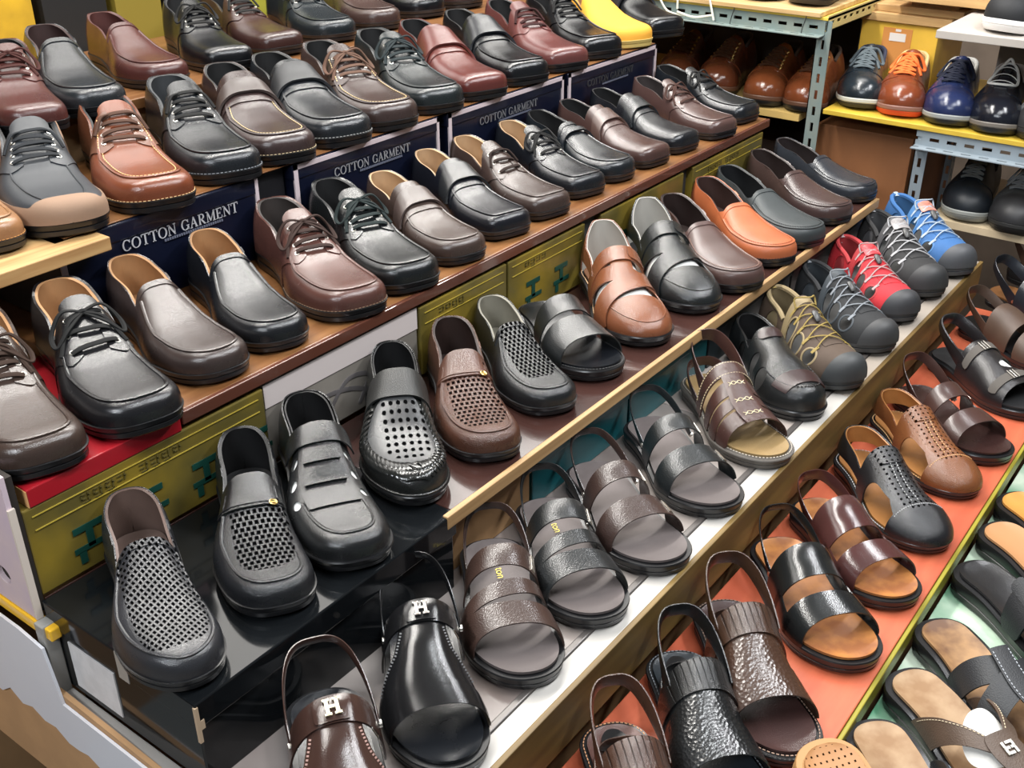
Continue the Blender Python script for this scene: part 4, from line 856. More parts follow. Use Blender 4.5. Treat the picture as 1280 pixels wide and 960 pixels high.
    ('sandal', (1.110, 0.631, 0.770), -119.8, 0.930, lambda r: strap_sandal(r,(.055,.032,.027),[dict(a=.37,b=.49,ka=-.01,kb=-.01),dict(a=.62,b=.76,ka=.02,kb=.03)],plates=((.43,.60),(.69,.55))),
     'brown two-strap sandal with side buckles and grey-brown footbed', 'sandal', 'sandals on the glossy sheet row'),
    ('sandal', (1.274, 0.632, 0.770), -121.2, 0.930, lambda r: strap_sandal(r,(.016,.020,.022),[dict(a=.37,b=.49,ka=-.01,kb=-.01),dict(a=.62,b=.76,ka=.02,kb=.03)],plates=((.43,.60),(.69,.55))),
     'black two-strap sandal with side buckles, right of the brown two-strap one', 'sandal', 'sandals on the glossy sheet row'),
    ('sandal', (1.447, 0.629, 0.770), -125.8, 0.982, lambda r: closed_sandal(r,(.075,.034,.028),'velcro',leather((.42,.28,.12),.5),rubber((.10,.09,.08),.6),stc=(.5,.45,.38)),
     'dark brown sandal with cream cross stitches down its centre tongue', 'sandal', 'sandals on the glossy sheet row'),
    ('closed_sandal', (1.614, 0.636, 0.770), -127.9, 0.930, lambda r: closed_sandal(r,(.016,.018,.019),'window',leather(BLKL,.5),rubber(),last=slast(W=.108,hs=[(0,.07),(.2,.075),(.36,.080),(.5,.072),(.65,.066),(.78,.054),(.9,.044),(1,.042)])),
     'black closed sandal with round side windows and brown toe overlay', 'sandal', 'sandals on the glossy sheet row'),
    ('sport_sandal', (1.740, 0.627, 0.770), -123.5, 0.960, lambda r: sport_sandal(r,(.07,.045,.03),(.25,.19,.10),(.035,.038,.04),(.45,.32,.08)),
     'brown and khaki sport sandal with yellow cord lacing and black toe bumper', 'sport sandal', 'sandals on the glossy sheet row'),
    ('sport_sandal', (1.909, 0.629, 0.770), -122.1, 0.930, lambda r: sport_sandal(r,(.014,.015,.017),(.045,.055,.065),(.035,.036,.038),(.35,.38,.42)),
     'black sport sandal with grey-blue trim and grey cord, beside the red one', 'sport sandal', 'sandals on the glossy sheet row'),
    ('sport_sandal', (2.072, 0.636, 0.770), -127.8, 0.930, lambda r: sport_sandal(r,(.50,.02,.03),(.38,.03,.035),(.035,.036,.04),(.6,.45,.45),buckle_c=(.6,.05,.06)),
     'red sport sandal with black toe bumper', 'sport sandal', 'sandals on the glossy sheet row'),
    ('sport_sandal', (2.230, 0.634, 0.770), -132.0, 1.000, lambda r: sport_sandal(r,(.018,.018,.019),(.08,.08,.085),(.03,.031,.033),(.6,.6,.62),buckle_c=(.3,.28,.28)),
     'black sport sandal with pale grey cord, between the red and the blue one', 'sport sandal', 'sandals on the glossy sheet row'),
    ('sport_sandal', (2.373, 0.624, 0.770), -128.3, 1.000, lambda r: sport_sandal(r,(.030,.115,.30),(.05,.16,.36),(.055,.058,.065),(.55,.65,.75),buckle_c=(.5,.2,.15)),
     'blue sport sandal at the right end of the glossy sheets', 'sport sandal', 'sandals on the glossy sheet row'),
    ('sandal', (0.588, 0.388, 0.650), -130.0, 0.970, lambda r: closed_sandal(r,(.014,.014,.015),'croc',leather(BLKL,.4),rubber()),
     'black sandal of which only the heel strap loop shows at the bottom border', 'sandal', 'sandals on the orange board row'),
    ('sandal', (0.767, 0.388, 0.650), -130.0, 0.970, lambda r: closed_sandal(r,(.085,.040,.026),'croc',leather((.16,.07,.055),.4,.4),rubber(),stc=(.6,.3,.15),badge=True),
     'brown banded sandal with stitched pinkish footbed, at the bottom border', 'sandal', 'sandals on the orange board row'),
    ('sandal', (0.923, 0.391, 0.650), -132.0, 0.970, lambda r: closed_sandal(r,(.013,.014,.015),'croc',leather((.03,.04,.05),.4),rubber(),stc=(.2,.22,.24),badge=True),
     'black crinkled banded sandal at the bottom border, left of the brown crinkled one', 'sandal', 'sandals on the orange board row'),
    ('sandal', (1.045, 0.387, 0.650), -134.0, 1.020, lambda r: closed_sandal(r,(.070,.035,.022),'croc',leather((.085,.042,.038),.4,.3),rubber(),stc=(.3,.2,.15)),
     'glossy brown crinkled banded sandal standing whole on the orange board', 'sandal', 'sandals on the orange board row'),
    ('sandal', (1.237, 0.387, 0.650), -130.0, 0.984, lambda r: strap_sandal(r,(.013,.015,.016),[dict(a=.36,b=.56,ka=-.01,kb=.0),dict(a=.66,b=.80,ka=.02,kb=.03),dict(a=.5,b=.72,qlo=.7,qhi=1.0),dict(a=.5,b=.72,qlo=-1.0,qhi=-.7)],bed=mat((.45,.18,.05),.45,mottle=.9,mscale=30,col2=(.26,.09,.03),name='footbed'),gloss=.26,grain=.2),
     'black two-band sandal with orange tan footbed, on the orange board', 'sandal', 'sandals on the orange board row'),
    ('sandal', (1.385, 0.385, 0.650), -123.6, 0.930, lambda r: strap_sandal(r,(.085,.032,.030),[dict(a=.32,b=.56,ka=-.01,kb=.0),dict(a=.66,b=.80,ka=.02,kb=.03),dict(a=.5,b=.72,qlo=.7,qhi=1.0),dict(a=.5,b=.72,qlo=-1.0,qhi=-.7)],bed=mat((.45,.18,.05),.45,mottle=.9,mscale=30,col2=(.26,.09,.03),name='footbed'),gloss=.24,grain=.15,hoop=dict(wd=.012,zt=.065)),
     'burgundy two-band sandal with orange tan footbed, on the orange board', 'sandal', 'sandals on the orange board row'),
    ('closed_sandal', (1.556, 0.388, 0.650), -129.5, 0.964, lambda r: closed_sandal(r,(.018,.019,.022),'tbar',leather((.55,.24,.07),.45),rubber(),stc=(.5,.5,.5),pat=('dot',.010,.010,.19,.19,.01,.08,.034)),
     'black perforated sandal with pale centre stitching and tan lining', 'sandal', 'sandals on the orange board row'),
    ('closed_sandal', (1.730, 0.391, 0.650), -128.7, 0.930, lambda r: closed_sandal(r,(.24,.085,.030),'tbar',leather((.55,.24,.07),.45),rubber(),stc=(.75,.45,.2),pat=('dot',.010,.010,.19,.19,.01,.08,.034)),
     'tan perforated sandal with closed toe cap and orange lining', 'sandal', 'sandals on the orange board row'),
    ('sandal', (1.862, 0.383, 0.650), -121.7, 0.930, lambda r: strap_sandal(r,(.075,.036,.030),[dict(a=.38,b=.52),dict(a=.64,b=.78,ka=.02,kb=.03),dict(a=.48,b=.70,qlo=-1.0,qhi=-.66),dict(a=.48,b=.70,qlo=.66,qhi=1.0)],bed=leather((.055,.025,.022),.3),hoop=dict(wd=.011,zt=.085),plates=((.45,.6),),grain=.2),
     'dark brown two-band sandal with slotted straps, right of the tan perforated one', 'sandal', 'sandals on the orange board row'),
    ('sandal', (2.062, 0.375, 0.650), -117.8, 0.949, lambda r: buckle_sandal(r,(.022,.02,.022),(.09,.08,.07)),
     'black sandal with two olive webbing straps, silver buckles and a white gap', 'sandal', 'sandals on the orange board row'),
    ('sandal', (2.270, 0.375, 0.650), -112.0, 0.930, lambda r: strap_sandal(r,(.105,.062,.042),[dict(a=.30,b=.56),dict(a=.62,b=.80,ka=.02,kb=.03)],bed=leather(BLKL,.4),hoop=dict(wd=.012,zt=.085),gs=900,grain=.2,gloss=.5),
     'sandal with broad taupe band and black heel loop, at the right border', 'sandal', 'sandals on the orange board row'),
    ('sandal', (2.468, 0.375, 0.650), -112.0, 0.930, lambda r: strap_sandal(r,(.020,.024,.032),[dict(a=.34,b=.56),dict(a=.62,b=.80,ka=.02,kb=.03)],bed=leather((.25,.11,.04),.4),hoop=dict(wd=.014,zt=.09),grain=.2),
     'black sandal with tall heel strap and tan patch on its footbed, at the right border', 'sandal', 'sandals on the orange board row'),
    ('sandal', (2.642, 0.375, 0.650), -112.0, 0.930, lambda r: strap_sandal(r,(.14,.08,.055),[dict(a=.34,b=.56),dict(a=.62,b=.80,ka=.02,kb=.03)],bed=leather(BLKL,.4),hoop=dict(wd=.018,zt=.10),grain=.2,gloss=.5),
     'sandal with ribbed brown heel strap, furthest back at the right border', 'sandal', 'sandals on the orange board row'),
    ('flip_flop', (1.006, 0.141, 0.600), -132.0, 1.000, lambda r: flip_flop(r,mat((.36,.235,.13),.6,mottle=1.0,mscale=26,col2=(.25,.14,.065),name='cork_footbed'),(.022,.026,.032),'thong',stc=(.25,.3,.35)),
     'thong sandal with cork-coloured footbed and dark grey straps, bottom right', 'slipper', 'slip-on sandals on the lowest row'),
    ('flip_flop', (1.144, 0.122, 0.600), -120.0, 1.000, lambda r: flip_flop(r,mat((.36,.235,.13),.6,mottle=1.0,mscale=26,col2=(.25,.14,.065),name='cork_footbed'),(.13,.085,.06),'thong',paper=True),
     'thong sandal with cork-coloured footbed and taupe stitched straps', 'slipper', 'slip-on sandals on the lowest row'),
    ('slide_sandal', (1.261, 0.130, 0.600), -126.0, 1.000, lambda r: flip_flop(r,mat((.34,.19,.08),.5,mottle=1.0,mscale=20,col2=(.12,.055,.025),name='wood_look_footbed'),(.028,.030,.034),'cross',stc=(.4,.42,.45)),
     'slide with wood-patterned footbed and black crossed straps with white stitching', 'slipper', 'slip-on sandals on the lowest row'),
    ('slide_sandal', (1.443, 0.121, 0.600), -118.0, 1.000, lambda r: flip_flop(r,leather((.022,.022,.024),.35),(.022,.024,.028),'buckle'),
     'all-black slide with buckled side band', 'slipper', 'slip-on sandals on the lowest row'),
    ('slide_sandal', (1.571, 0.121, 0.600), -118.0, 1.000, lambda r: flip_flop(r,mat((.42,.21,.09),.5,name='footbed'),(.36,.17,.08),'broad'),
     'light tan slide with one broad tan band, at the right border', 'slipper', 'slip-on sandals on the lowest row'),
    ('slide_sandal', (1.675, 0.124, 0.600), -120.0, 1.000, lambda r: flip_flop(r,mat((.50,.24,.05),.5,mottle=.6,mscale=30,col2=(.6,.2,.04),name='footbed'),(.03,.03,.03),'broad'),
     'slide with golden mottled footbed, at the right border', 'slipper', 'slip-on sandals on the lowest row'),
    ('slide_sandal', (1.900, 0.136, 0.600), -130.0, 1.000, lambda r: flip_flop(r,mat((.50,.24,.05),.5,mottle=.6,mscale=30,col2=(.6,.2,.04),name='footbed'),(.35,.12,.06),'broad'),
     'slide with orange footbed and tall black sole, topmost of the lowest row', 'slipper', 'slip-on sandals on the lowest row'),
]
for nm, loc, deg, sc, build, lab, cat, grp in SHOES:
    root = empty(nm, loc, math.radians(deg), lab, cat, grp, sc)
    build(root)

# ---------------------------------------------------------------- the shop shell
def struct(name, m, x0, x1, y0, y1, z0, z1):
    o = MB().box(x0, x1, y0, y1, z0, z1).build(name, m, smooth=False); o['kind'] = 'structure'; return o
wallm = mat((.16, .12, .09), .8, mottle=.6, mscale=6, name='wall_paint')
struct('floor', mat((.22, .20, .18), .5, mottle=.4, mscale=5, name='floor_tile'), -3, 4.2, -3, 3.4, -.05, 0)
struct('wall_back', wallm, -3, 4.2, 2.6, 2.7, 0, 3.0)
struct('wall_right', wallm, 3.7, 3.8, -3, 2.6, 0, 3.0)
struct('ceiling', mat((.22, .21, .20), .8, name='ceiling_panel'), -3, 4.2, -3, 3.4, 3.0, 3.05)

BOARD = mat((.23, .105, .038), .35, .3, wood=(3, 60, 60), col2=(.15, .06, .02), name='varnished_wood')
PALE = mat((.52, .33, .14), .6, wood=(4, 70, 70), col2=(.34, .18, .065), name='pale_wood')
DARKW = mat((.050, .022, .018), .16, .5, mottle=.5, mscale=9, name='dark_varnished_wood')
STRIP = mat((.48, .30, .14), .5, wood=(3, 90, 90), col2=(.33, .19, .08), name='wood_edging')
CARD = mat((.42, .24, .11), .8, mottle=.3, mscale=12, name='cardboard')
def slab(name, m, x0, x1, y0, y1, z0, z1, label=None, cat=None, group=None, parent=None, bevel=.0015, extra=None):
    """one object whose origin sits at its own base centre"""
    cx, cy = (x0 + x1) / 2, (y0 + y1) / 2
    o = MB().box(x0 - cx, x1 - cx, y0 - cy, y1 - cy, 0, z1 - z0).build(name, m, parent, smooth=False, bevel=bevel); o.location = (cx, cy, z0); return tag(o, label, cat, group)

# row of the topmost back shoes
slab('display_board', BOARD, .60, 2.36, 1.606, 2.0, 1.217, 1.235, 'raised wooden board under the topmost back row of shoes', 'board')
# supports hidden in the stack
slab('display_plinth', CARD, .61, 2.34, 1.62, 1.99, .0, 1.217, 'plain brown plinth under the topmost back row', 'plinth')
slab('display_board', PALE, -.1, .785, 1.268, 1.59, 1.143, 1.162, 'pale rough wooden board at upper left, under the grey and tan lace-up', 'board')
slab('display_plinth', CARD, -.1, .45, 1.32, 1.59, .0, 1.143, 'dark brown plinth beneath the pale wooden board', 'plinth')

# navy shoe boxes with a white frame and lettering
navy = mat((.005, .007, .019), .30, .3, name='navy_gloss_card'); frame = mat((.62, .52, .54), .35, .3, name='pale_print'); lett = mat((.50, .50, .52), .4, name='silver_print')
def glyph_strokes(ch):
    """polylines with a width per point, in a box one unit high"""
    tn, tk, G = .055, .15, []
    def arc(cx, cy, rx, ry, a0, a1, n=18, k=1): 
        t = np.radians(np.linspace(a0, a1, n)); return [(cx + rx * math.cos(a), cy + ry * math.sin(a), tn + (tk - tn) * abs(math.cos(a)) ** 1.5 * k) for a in t]
    def st(x, th, y0=0, y1=1): G.append([(x, y0, th), (x, y1, th)])
    def sf(x, y, w_=.13): G.append([(x - w_, y, tn), (x + w_, y, tn)])
    if ch in 'CG':
        G.append(arc(.42, .5, .36, .47, 42, 318)); G.append([(.74, .68, tn), (.74, .93, tn)]); wd = .86
        if ch == 'G': st(.72, tk, .05, .42); sf(.70, .42, .15)
        else: G.append([(.74, .10, tn), (.74, .26, tn)])
    elif ch == 'O': G.append(arc(.46, .5, .39, .47, 0, 360, 30)); wd = .95
    elif ch == 'T': st(.4, tk); sf(.4, .03, .17); sf(.4, .97, .38); G.append([(.03, .97, tn), (.03, .76, tn)]); G.append([(.77, .97, tn), (.77, .76, tn)]); wd = .82
    elif ch == 'N': st(.15, tn); st(.75, tn); G.append([(.13, .97, tk), (.75, .05, tk)]); sf(.15, .03); sf(.75, .97); sf(.09, .97, .09); wd = .92
    elif ch == 'A': G.append([(.14, .03, tn), (.42, .98, tn)]); G.append([(.42, .98, tk), (.72, .03, tk)]); G.append([(.24, .36, tn), (.60, .36, tn)]); sf(.14, .03, .12); sf(.72, .03, .15); wd = .88
    elif ch == 'R': st(.18, tk); sf(.18, .03); sf(.12, .97, .1); G.append([(.18, .97, tn), (.38, .97, tn)] + arc(.38, .74, .24, .23, 90, -90, 12) + [(.18, .51, tn)]); G.append([(.36, .51, tk), (.70, .03, tk)]); sf(.74, .03, .09); wd = .86
    elif ch == 'M': st(.14, tn); st(.88, tk); G.append([(.14, .97, tk), (.50, .08, tk)]); G.append([(.50, .08, tn), (.86, .97, tn)]); sf(.14, .03); sf(.88, .03, .15); sf(.10, .97, .09); sf(.92, .97, .09); wd = 1.06
    elif ch == 'E': st(.18, tk); sf(.12, .03, .1); sf(.12, .97, .1); G.append([(.18, .97, tn), (.64, .97, tn), (.64, .76, tn)]); G.append([(.18, .5, tn), (.48, .5, tn)]); G.append([(.48, .40, tn), (.48, .60, tn)]); G.append([(.18, .03, tn), (.66, .03, tn), (.68, .26, tn)]); wd = .76
    else: wd = .45
    return G, wd
def serif_text(text, size, m, parent, loc, name):
    mb = MB(); x = 0; W_ = sum(glyph_strokes(c)[1] + .06 for c in text)
    for c in text:
        G, wd = glyph_strokes(c)
        for g in G:
            P = np.array([((x + a - W_ / 2) * size, 0, b * size) for a, b, _ in g]); P = P if len(P) > 1 else np.repeat(P, 2, 0)
            T = np.gradient(P, axis=0); T /= np.linalg.norm(T, axis=1)[:, None] + 1e-12; Nn = np.stack([-T[:, 2], 0 * T[:, 0], T[:, 0]], 1)
            w2 = np.array([q[2] for q in g])[:, None] * size / 2; A, B = P + Nn * w2, P - Nn * w2; n = len(P)
            V = [tuple(p) for p in A] + [tuple(p) for p in B] + [(p[0], .0008, p[2]) for p in A] + [(p[0], .0008, p[2]) for p in B]
            F = []
            for i in range(n - 1): F += [(i, i + 1, n + i + 1, n + i), (2 * n + i, 2 * n + i + 1, i + 1, i), (n + i, n + i + 1, 3 * n + i + 1, 3 * n + i)]
            F += [(0, n, 3 * n, 2 * n), (n - 1, 3 * n - 1, 4 * n - 1, 2 * n - 1)]
            mb.add(V, F)
        x += wd + .06
    o = mb.build(name, m, parent, smooth=False); o.location = loc; return o
def navy_box(x0, x1, lab, text, tx, ts, top=True, left=True, right=True, zt=1.162, dim=1.0):
    x0 *= 1.0248; x1 *= 1.0248; tx *= 1.0248; y0, y1, z0 = 1.302, 1.585, 1.031; w_ = x1 - x0
    t = empty('shoe_box', ((x0 + x1) / 2, (y0 + y1) / 2, z0), 0, lab, 'box', 'navy shoe boxes'); h = zt - z0; d = y1 - y0
    MB().box(-w_ / 2 + .002, w_ / 2 - .002, -d / 2 + .002, d / 2 - .002, 0, h - .002).build('carton', navy, t, smooth=False, bevel=.002)
    lid = MB().box(-w_ / 2, w_ / 2, -d / 2, d / 2, h - .026, h).build('lid', navy, t, smooth=False, bevel=.002)
    y = -d / 2 - .0008; f = MB(); b = .009
    if top: f.box(-w_ / 2 + .002, w_ / 2 - .002, y, y + .0012, h - b, h - .001)
    if left: f.box(-w_ / 2 + .002, -w_ / 2 + .002 + b, y, y + .0030, .004, h - .001)
    if right: f.box(w_ / 2 - .002 - b * .7, w_ / 2 - .002, y, y + .0030, .004, h - .001)
    f.build('printed_frame', frame, t, smooth=False)
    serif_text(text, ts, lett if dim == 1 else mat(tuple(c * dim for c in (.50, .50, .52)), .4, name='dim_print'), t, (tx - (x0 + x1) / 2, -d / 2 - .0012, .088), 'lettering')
    m2 = MB()
    for k in range(26): m2.box(-.055 + k * .0042, -.055 + k * .0042 + .0028, y - .0003, y + .001, .070, .0735)
    o = m2.build('small_print', mat((.14, .15, .2), .4, name='faint_print'), t, smooth=False); o.location = (tx - (x0 + x1) / 2 + .02, 0, .012)
navy_box(.705, 1.052, 'navy shoe box under the russet lace-up, lettering half hidden by a tan-lined loafer', 'COTTON GARMENT', .905, .0165, top=False, left=True)
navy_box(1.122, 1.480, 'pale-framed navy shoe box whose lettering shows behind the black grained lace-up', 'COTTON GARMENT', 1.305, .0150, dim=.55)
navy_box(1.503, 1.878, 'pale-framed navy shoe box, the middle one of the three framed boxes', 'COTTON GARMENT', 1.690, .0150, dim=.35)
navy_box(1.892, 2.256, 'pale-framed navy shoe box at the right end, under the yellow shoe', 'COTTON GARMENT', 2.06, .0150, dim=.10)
slab('display_board', BOARD, .74, 2.31, 1.306, 1.585, 1.1625, 1.1645, 'thin brown card strip on top of the navy boxes', 'board')
slab('display_filler', mat((.008, .008, .01), .5, name='black_card'), 1.081, 1.146, 1.32, 1.58, 1.031, 1.158, 'black gap filler between the first and second navy box', 'box')
slab('display_plinth', CARD, .455, 2.30, 1.290, 1.588, .0, 1.008, 'brown plinth under the wooden board and the navy boxes', 'plinth')

# wooden board row
slab('display_board', BOARD, .672, 2.325, 1.012, 1.590, 1.012, 1.03, 'long varnished wooden board with dark front edge, carrying brown and black dress shoes', 'board')
slab('board_edging', mat((.10, .035, .022), .22, .5, name='dark_edge'), .672, 2.325, 1.004, 1.0118, 1.013, 1.0305, 'dark glossy edging along the front of the wooden board', 'edging')
redm = mat((.34, .010, .018), .32, .3, mottle=.25, mscale=14, col2=(.36, .01, .015), name='red_card')
rb = empty('red_box', (.57, 1.14, 1.006), 0, 'red box lid at the left end of the wooden board row, under two lace-ups', 'box')
MB().box(-.105, .100, -.135, .14, 0, .0235).build('lid', redm, rb, smooth=False, bevel=.0015)
MB().box(-.1056, -.10505, -.135, .14, .001, .022).build('raw_edge', mat((.66, .36, .14), .8, name='raw_card'), rb, smooth=False)
# yellow cartons under the board
yel = mat((.25, .175, .022), .34, .3, mottle=.9, mscale=7, col2=(.09, .075, .022), name='yellow_print_card'); grn = mat((.006, .050, .036), .45, name='green_print'); inkm = mat((.10, .08, .02), .5, name='dark_ink')
ylin = mat((.40, .30, .04), .45, name='yellow_line')
def glyphs(mb, x, z, s, n, seed):
    """rows of small squarish syllable blocks, strokes only"""
    r = random.Random(seed)
    for k in range(n):
        cx = x + k * s * 1.12; t = s * .11
        mb.box(cx, cx + s * .45, 0, .0006, z + s * .78, z + s * .78 + t)
        if r.random() < .6: mb.box(cx, cx + t, 0, .0006, z + s * .40, z + s * .85)
        mb.box(cx, cx + s * .45, 0, .0006, z + s * .38, z + s * .38 + t)
        mb.box(cx + s * .62, cx + s * .62 + t, 0, .0006, z + s * .32, z + s * .95)
        if r.random() < .7: mb.box(cx + s * .62, cx + s * .86, 0, .0006, z + s * .6, z + s * .6 + t)
        if r.random() < .6: mb.box(cx + s * .1, cx + s * .75, 0, .0006, z + s * .05, z + s * .05 + t); mb.box(cx + s * .64, cx + s * .64 + t, 0, .0006, z + s * .05, z + s * .28)
def yellow_box(x0, x1, lab, z1=1.006, big=True, strip=True, col=None):
    y0, y1, z0 = 1.006, 1.28, .891; t = empty('yellow_carton', ((x0 + x1) / 2, (y0 + y1) / 2, z0), 0, lab, 'box', 'yellow cartons'); w_ = x1 - x0; d = y1 - y0; h = z1 - z0
    MB().box(-w_ / 2, w_ / 2, -d / 2, d / 2, 0, h).build('carton', col or yel, t, smooth=False, bevel=.002)
    y = -d / 2 - .0012
    if strip:
        l = MB(); 
        for z in (h - .030, h - .012): l.box(-w_ / 2 + .01, w_ / 2 - .01, y, y + .001, z, z + .0012)
        l.build('printed_lines', ylin, t, smooth=False)
        
        for wd_ in range(max(1, int(w_ * .62 / .0165) // 5)):
            g = MB(); glyphs(g, -w_ * .30 + wd_ * .0145 * 5.5, h - .028, .0145, 4, int(x0 * 100) + wd_); o = g.build('printed_word', inkm, t, smooth=False); o.location = (0, y - .0002, 0)
    if big:
        for k in range(int(w_ / .085)):
            g = MB(); cx = -w_ / 2 + .05 + k * .085; s_ = .052; zz = .012
            g.box(cx, cx + s_ * .75, 0, .0008, zz + s_ * .80, zz + s_ * .96); g.box(cx + s_ * .30, cx + s_ * .48, 0, .0008, zz + s_ * .35, zz + s_ * .8); g.box(cx - s_ * .05, cx + s_ * .85, 0, .0008, zz + s_ * .30, zz + s_ * .44)
            g.box(cx + s_ * .05, cx + s_ * .22, 0, .0008, zz, zz + s_ * .31)
            o = g.build('printed_character', grn, t, smooth=False); o.location = (0, y - .0003, 0)
yellow_box(.455, .800, 'worn yellow carton with green characters, below the red box lid')
yellow_box(1.112, 1.33, 'yellow carton behind the beige-lined black woven loafer', big=False)
yellow_box(1.335, 1.565, 'yellow carton with small dark writing, behind the two-band black slide')
yellow_box(1.62, 1.93, 'yellow carton behind the tan and black crossed sandals', big=True, strip=False)
yellow_box(1.97, 2.30, 'yellow carton at the right end under the wooden board', big=False)
wht = mat((.26, .235, .205), .45, .2, mottle=.6, mscale=8, name='white_card')
t = slab('white_carton', wht, .803, 1.108, 1.010, 1.28, .891, 1.008, 'greyish white carton with dark printed curves, behind the black closed sandals', 'box')
MB().box(-.1525, .1525, -.1362, -.1350, .082, .117).build('pale_strip', mat((.62, .55, .53), .4, .2, name='pale_strip'), t, smooth=False)
g = MB()
for k in range(3): g.sweep(spl([(-.12 + k * .07, -.1358, .012), (-.07 + k * .07, -.1358, .05 + .01 * k), (0 + k * .06, -.1358, .045), (.06 + k * .03, -.1358, .015)], 24), .004, .0006, up=(0, 1, 0))
g.build('printed_curves', mat((.12, .11, .11), .5, name='grey_print'), t)
slab('display_filler', mat((.05, .055, .06), .4, name='dark_card'), 1.566, 1.618, 1.02, 1.28, .891, 1.006, 'dark narrow box between two yellow cartons', 'box')
slab('display_filler', mat((.03, .03, .035), .4, name='gap_shade'), 1.932, 1.968, 1.02, 1.28, .891, 1.006, 'dark block standing in for the shaded gap between the last two yellow cartons', 'box')  # shade of the gap put into the colour of a solid block

# third row: black shoe box and dark glossy boards
bk = empty('black_shoe_box', (.655, .868, .768), 0, 'large black glossy shoe box at lower left with torn corner and white label', 'box')
bkm = mat((.006, .007, .008), .09, .0, spec=.35, name='black_gloss_card')
MB().box(-.203, .205, -.130, .130, 0, .119).build('carton', bkm, bk, smooth=False, bevel=.002)
MB().box(-.206, .208, -.134, .134, .088, .1215).build('lid', bkm, bk, smooth=False, bevel=.0018)
MB().box(-.2045, -.2028, .015, .100, .012, .078).build('label', mat((.72, .70, .70), .5, mottle=.25, mscale=60, name='label_paper'), bk, smooth=False)
tp = mat((.35, .33, .30), .15, .5, name='clear_tape')
MB().box(-.2068, -.2059, -.02, -.002, .085, .1222).build('tape', tp, bk, smooth=False)
MB().box(-.207, -.203, -.135, -.131, .070, .118).box(-.2065, -.198, -.1348, -.1338, .086, .098).build('torn_corner', mat((.45, .33, .22), .9, name='raw_card'), bk, smooth=False)
slab('display_board', DARKW, .863, 2.345, .742, 1.004, .872, .8895, 'dark reddish glossy board carrying slip-ons, moccasins and closed sandals', 'board')
slab('display_board', DARKW, .455, .863, 1.0035, 1.005, .80, .889, 'dark strip behind the black shoe box', 'board')
slab('board_edging', STRIP, .845, 2.345, .733, .7418, .872, .892, 'pale wood edging along the front of the dark glossy board', 'edging')
slab('display_plinth', CARD, .47, 2.33, .77, 1.0, .0, .765, 'brown plinth under the dark glossy board', 'plinth')
teal = mat((.012, .12, .14), .35, .3, name='teal_card')
for x0, x1, m, l in [(.865, 1.06, CARD, 'brown open carton under the dark board, behind the three-strap sandals'), (1.064, 1.33, teal, 'teal shoe box under the dark board, behind the brown two-strap sandal'),
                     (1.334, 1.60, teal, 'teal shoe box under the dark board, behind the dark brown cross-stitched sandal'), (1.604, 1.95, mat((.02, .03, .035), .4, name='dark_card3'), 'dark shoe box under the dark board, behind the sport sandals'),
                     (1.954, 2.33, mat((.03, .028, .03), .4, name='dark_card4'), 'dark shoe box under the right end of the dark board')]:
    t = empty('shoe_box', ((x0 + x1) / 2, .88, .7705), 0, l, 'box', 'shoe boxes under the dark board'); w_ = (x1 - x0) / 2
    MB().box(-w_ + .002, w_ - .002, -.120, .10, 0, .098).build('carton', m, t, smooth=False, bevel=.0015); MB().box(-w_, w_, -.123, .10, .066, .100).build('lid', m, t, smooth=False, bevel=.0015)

# fourth row: glossy printed sheets, white lip and wood strip
glossy = mat((.16, .13, .12), .22, .4, mottle=.9, mscale=3.2, col2=(.30, .27, .25), name='glossy_print')
slab('glossy_sheet', glossy, .47, 1.45, .552, .765, .757, .770, 'glossy brown and white printed sheet under the strap sandals', 'board')
slab('glossy_sheet', mat((.50, .46, .42), .3, .3, mottle=.7, mscale=5, col2=(.30, .24, .22), name='glossy_print2'), 1.452, 2.42, .552, .765, .757, .770, 'glossy whitish sheet under the colourful sport sandals', 'board')
slab('metal_rail', mat((.10, .09, .085), .3, metal=.3, name='grey_rail'), .47, 2.42, .543, .552, .757, .774, 'narrow dark rail behind the white strip in front of the sandals', 'rail')
slab('white_strip', mat((.46, .44, .41), .4, .1, mottle=.2, mscale=12, name='white_strip'), .47, 1.66, .514, .543, .757, .771, 'long white strip in front of the strap sandals', 'edging')
slab('white_strip', mat((.38, .33, .28), .4, .2, mottle=.4, mscale=9, name='grey_strip'), 1.661, 2.42, .514, .543, .757, .771, 'greyish strip in front of the sport sandals', 'edging')
slab('board_edging', mat((.22, .14, .04), .5, 0, wood=(3, 90, 30), col2=(.11, .065, .02), name='gold_wood'), .47, 2.42, .506, .514, .690, .773, 'golden brown wooden edging dropping to the orange board', 'edging')
slab('display_plinth', CARD, .48, 2.41, .53, .75, .0, .757, 'brown plinth under the glossy sheets', 'plinth')
# fifth row: orange board
ORB = mat((.56, .135, .065), .40, .1, wood=(4, 26, 26), col2=(.42, .085, .040), name='orange_laminate')
slab('display_board', ORB, .47, 2.45, .262, .512, .632, .650, 'bright orange laminated board carrying banded and closed sandals', 'board')
slab('board_edging', mat((.30, .26, .03), .4, name='olive_edge'), .47, 2.45, .2555, .2618, .618, .647, 'olive yellow edging along the orange board', 'edging')
slab('display_plinth', CARD, .48, 2.44, .275, .505, .0, .632, 'brown plinth under the orange board', 'plinth')
# lowest row: patterned cover
slab('patterned_cover', mat((.62, .72, .58), .4, mottle=1.0, mscale=7, col2=(.10, .30, .17), name='leaf_print'), .47, 2.45, -.16, .2545, .588, .600, 'white and green leaf-patterned board under the lowest slides', 'board')
slab('display_plinth', CARD, .48, 2.44, -.15, .250, .0, .588, 'brown plinth under the leaf-patterned board', 'plinth')

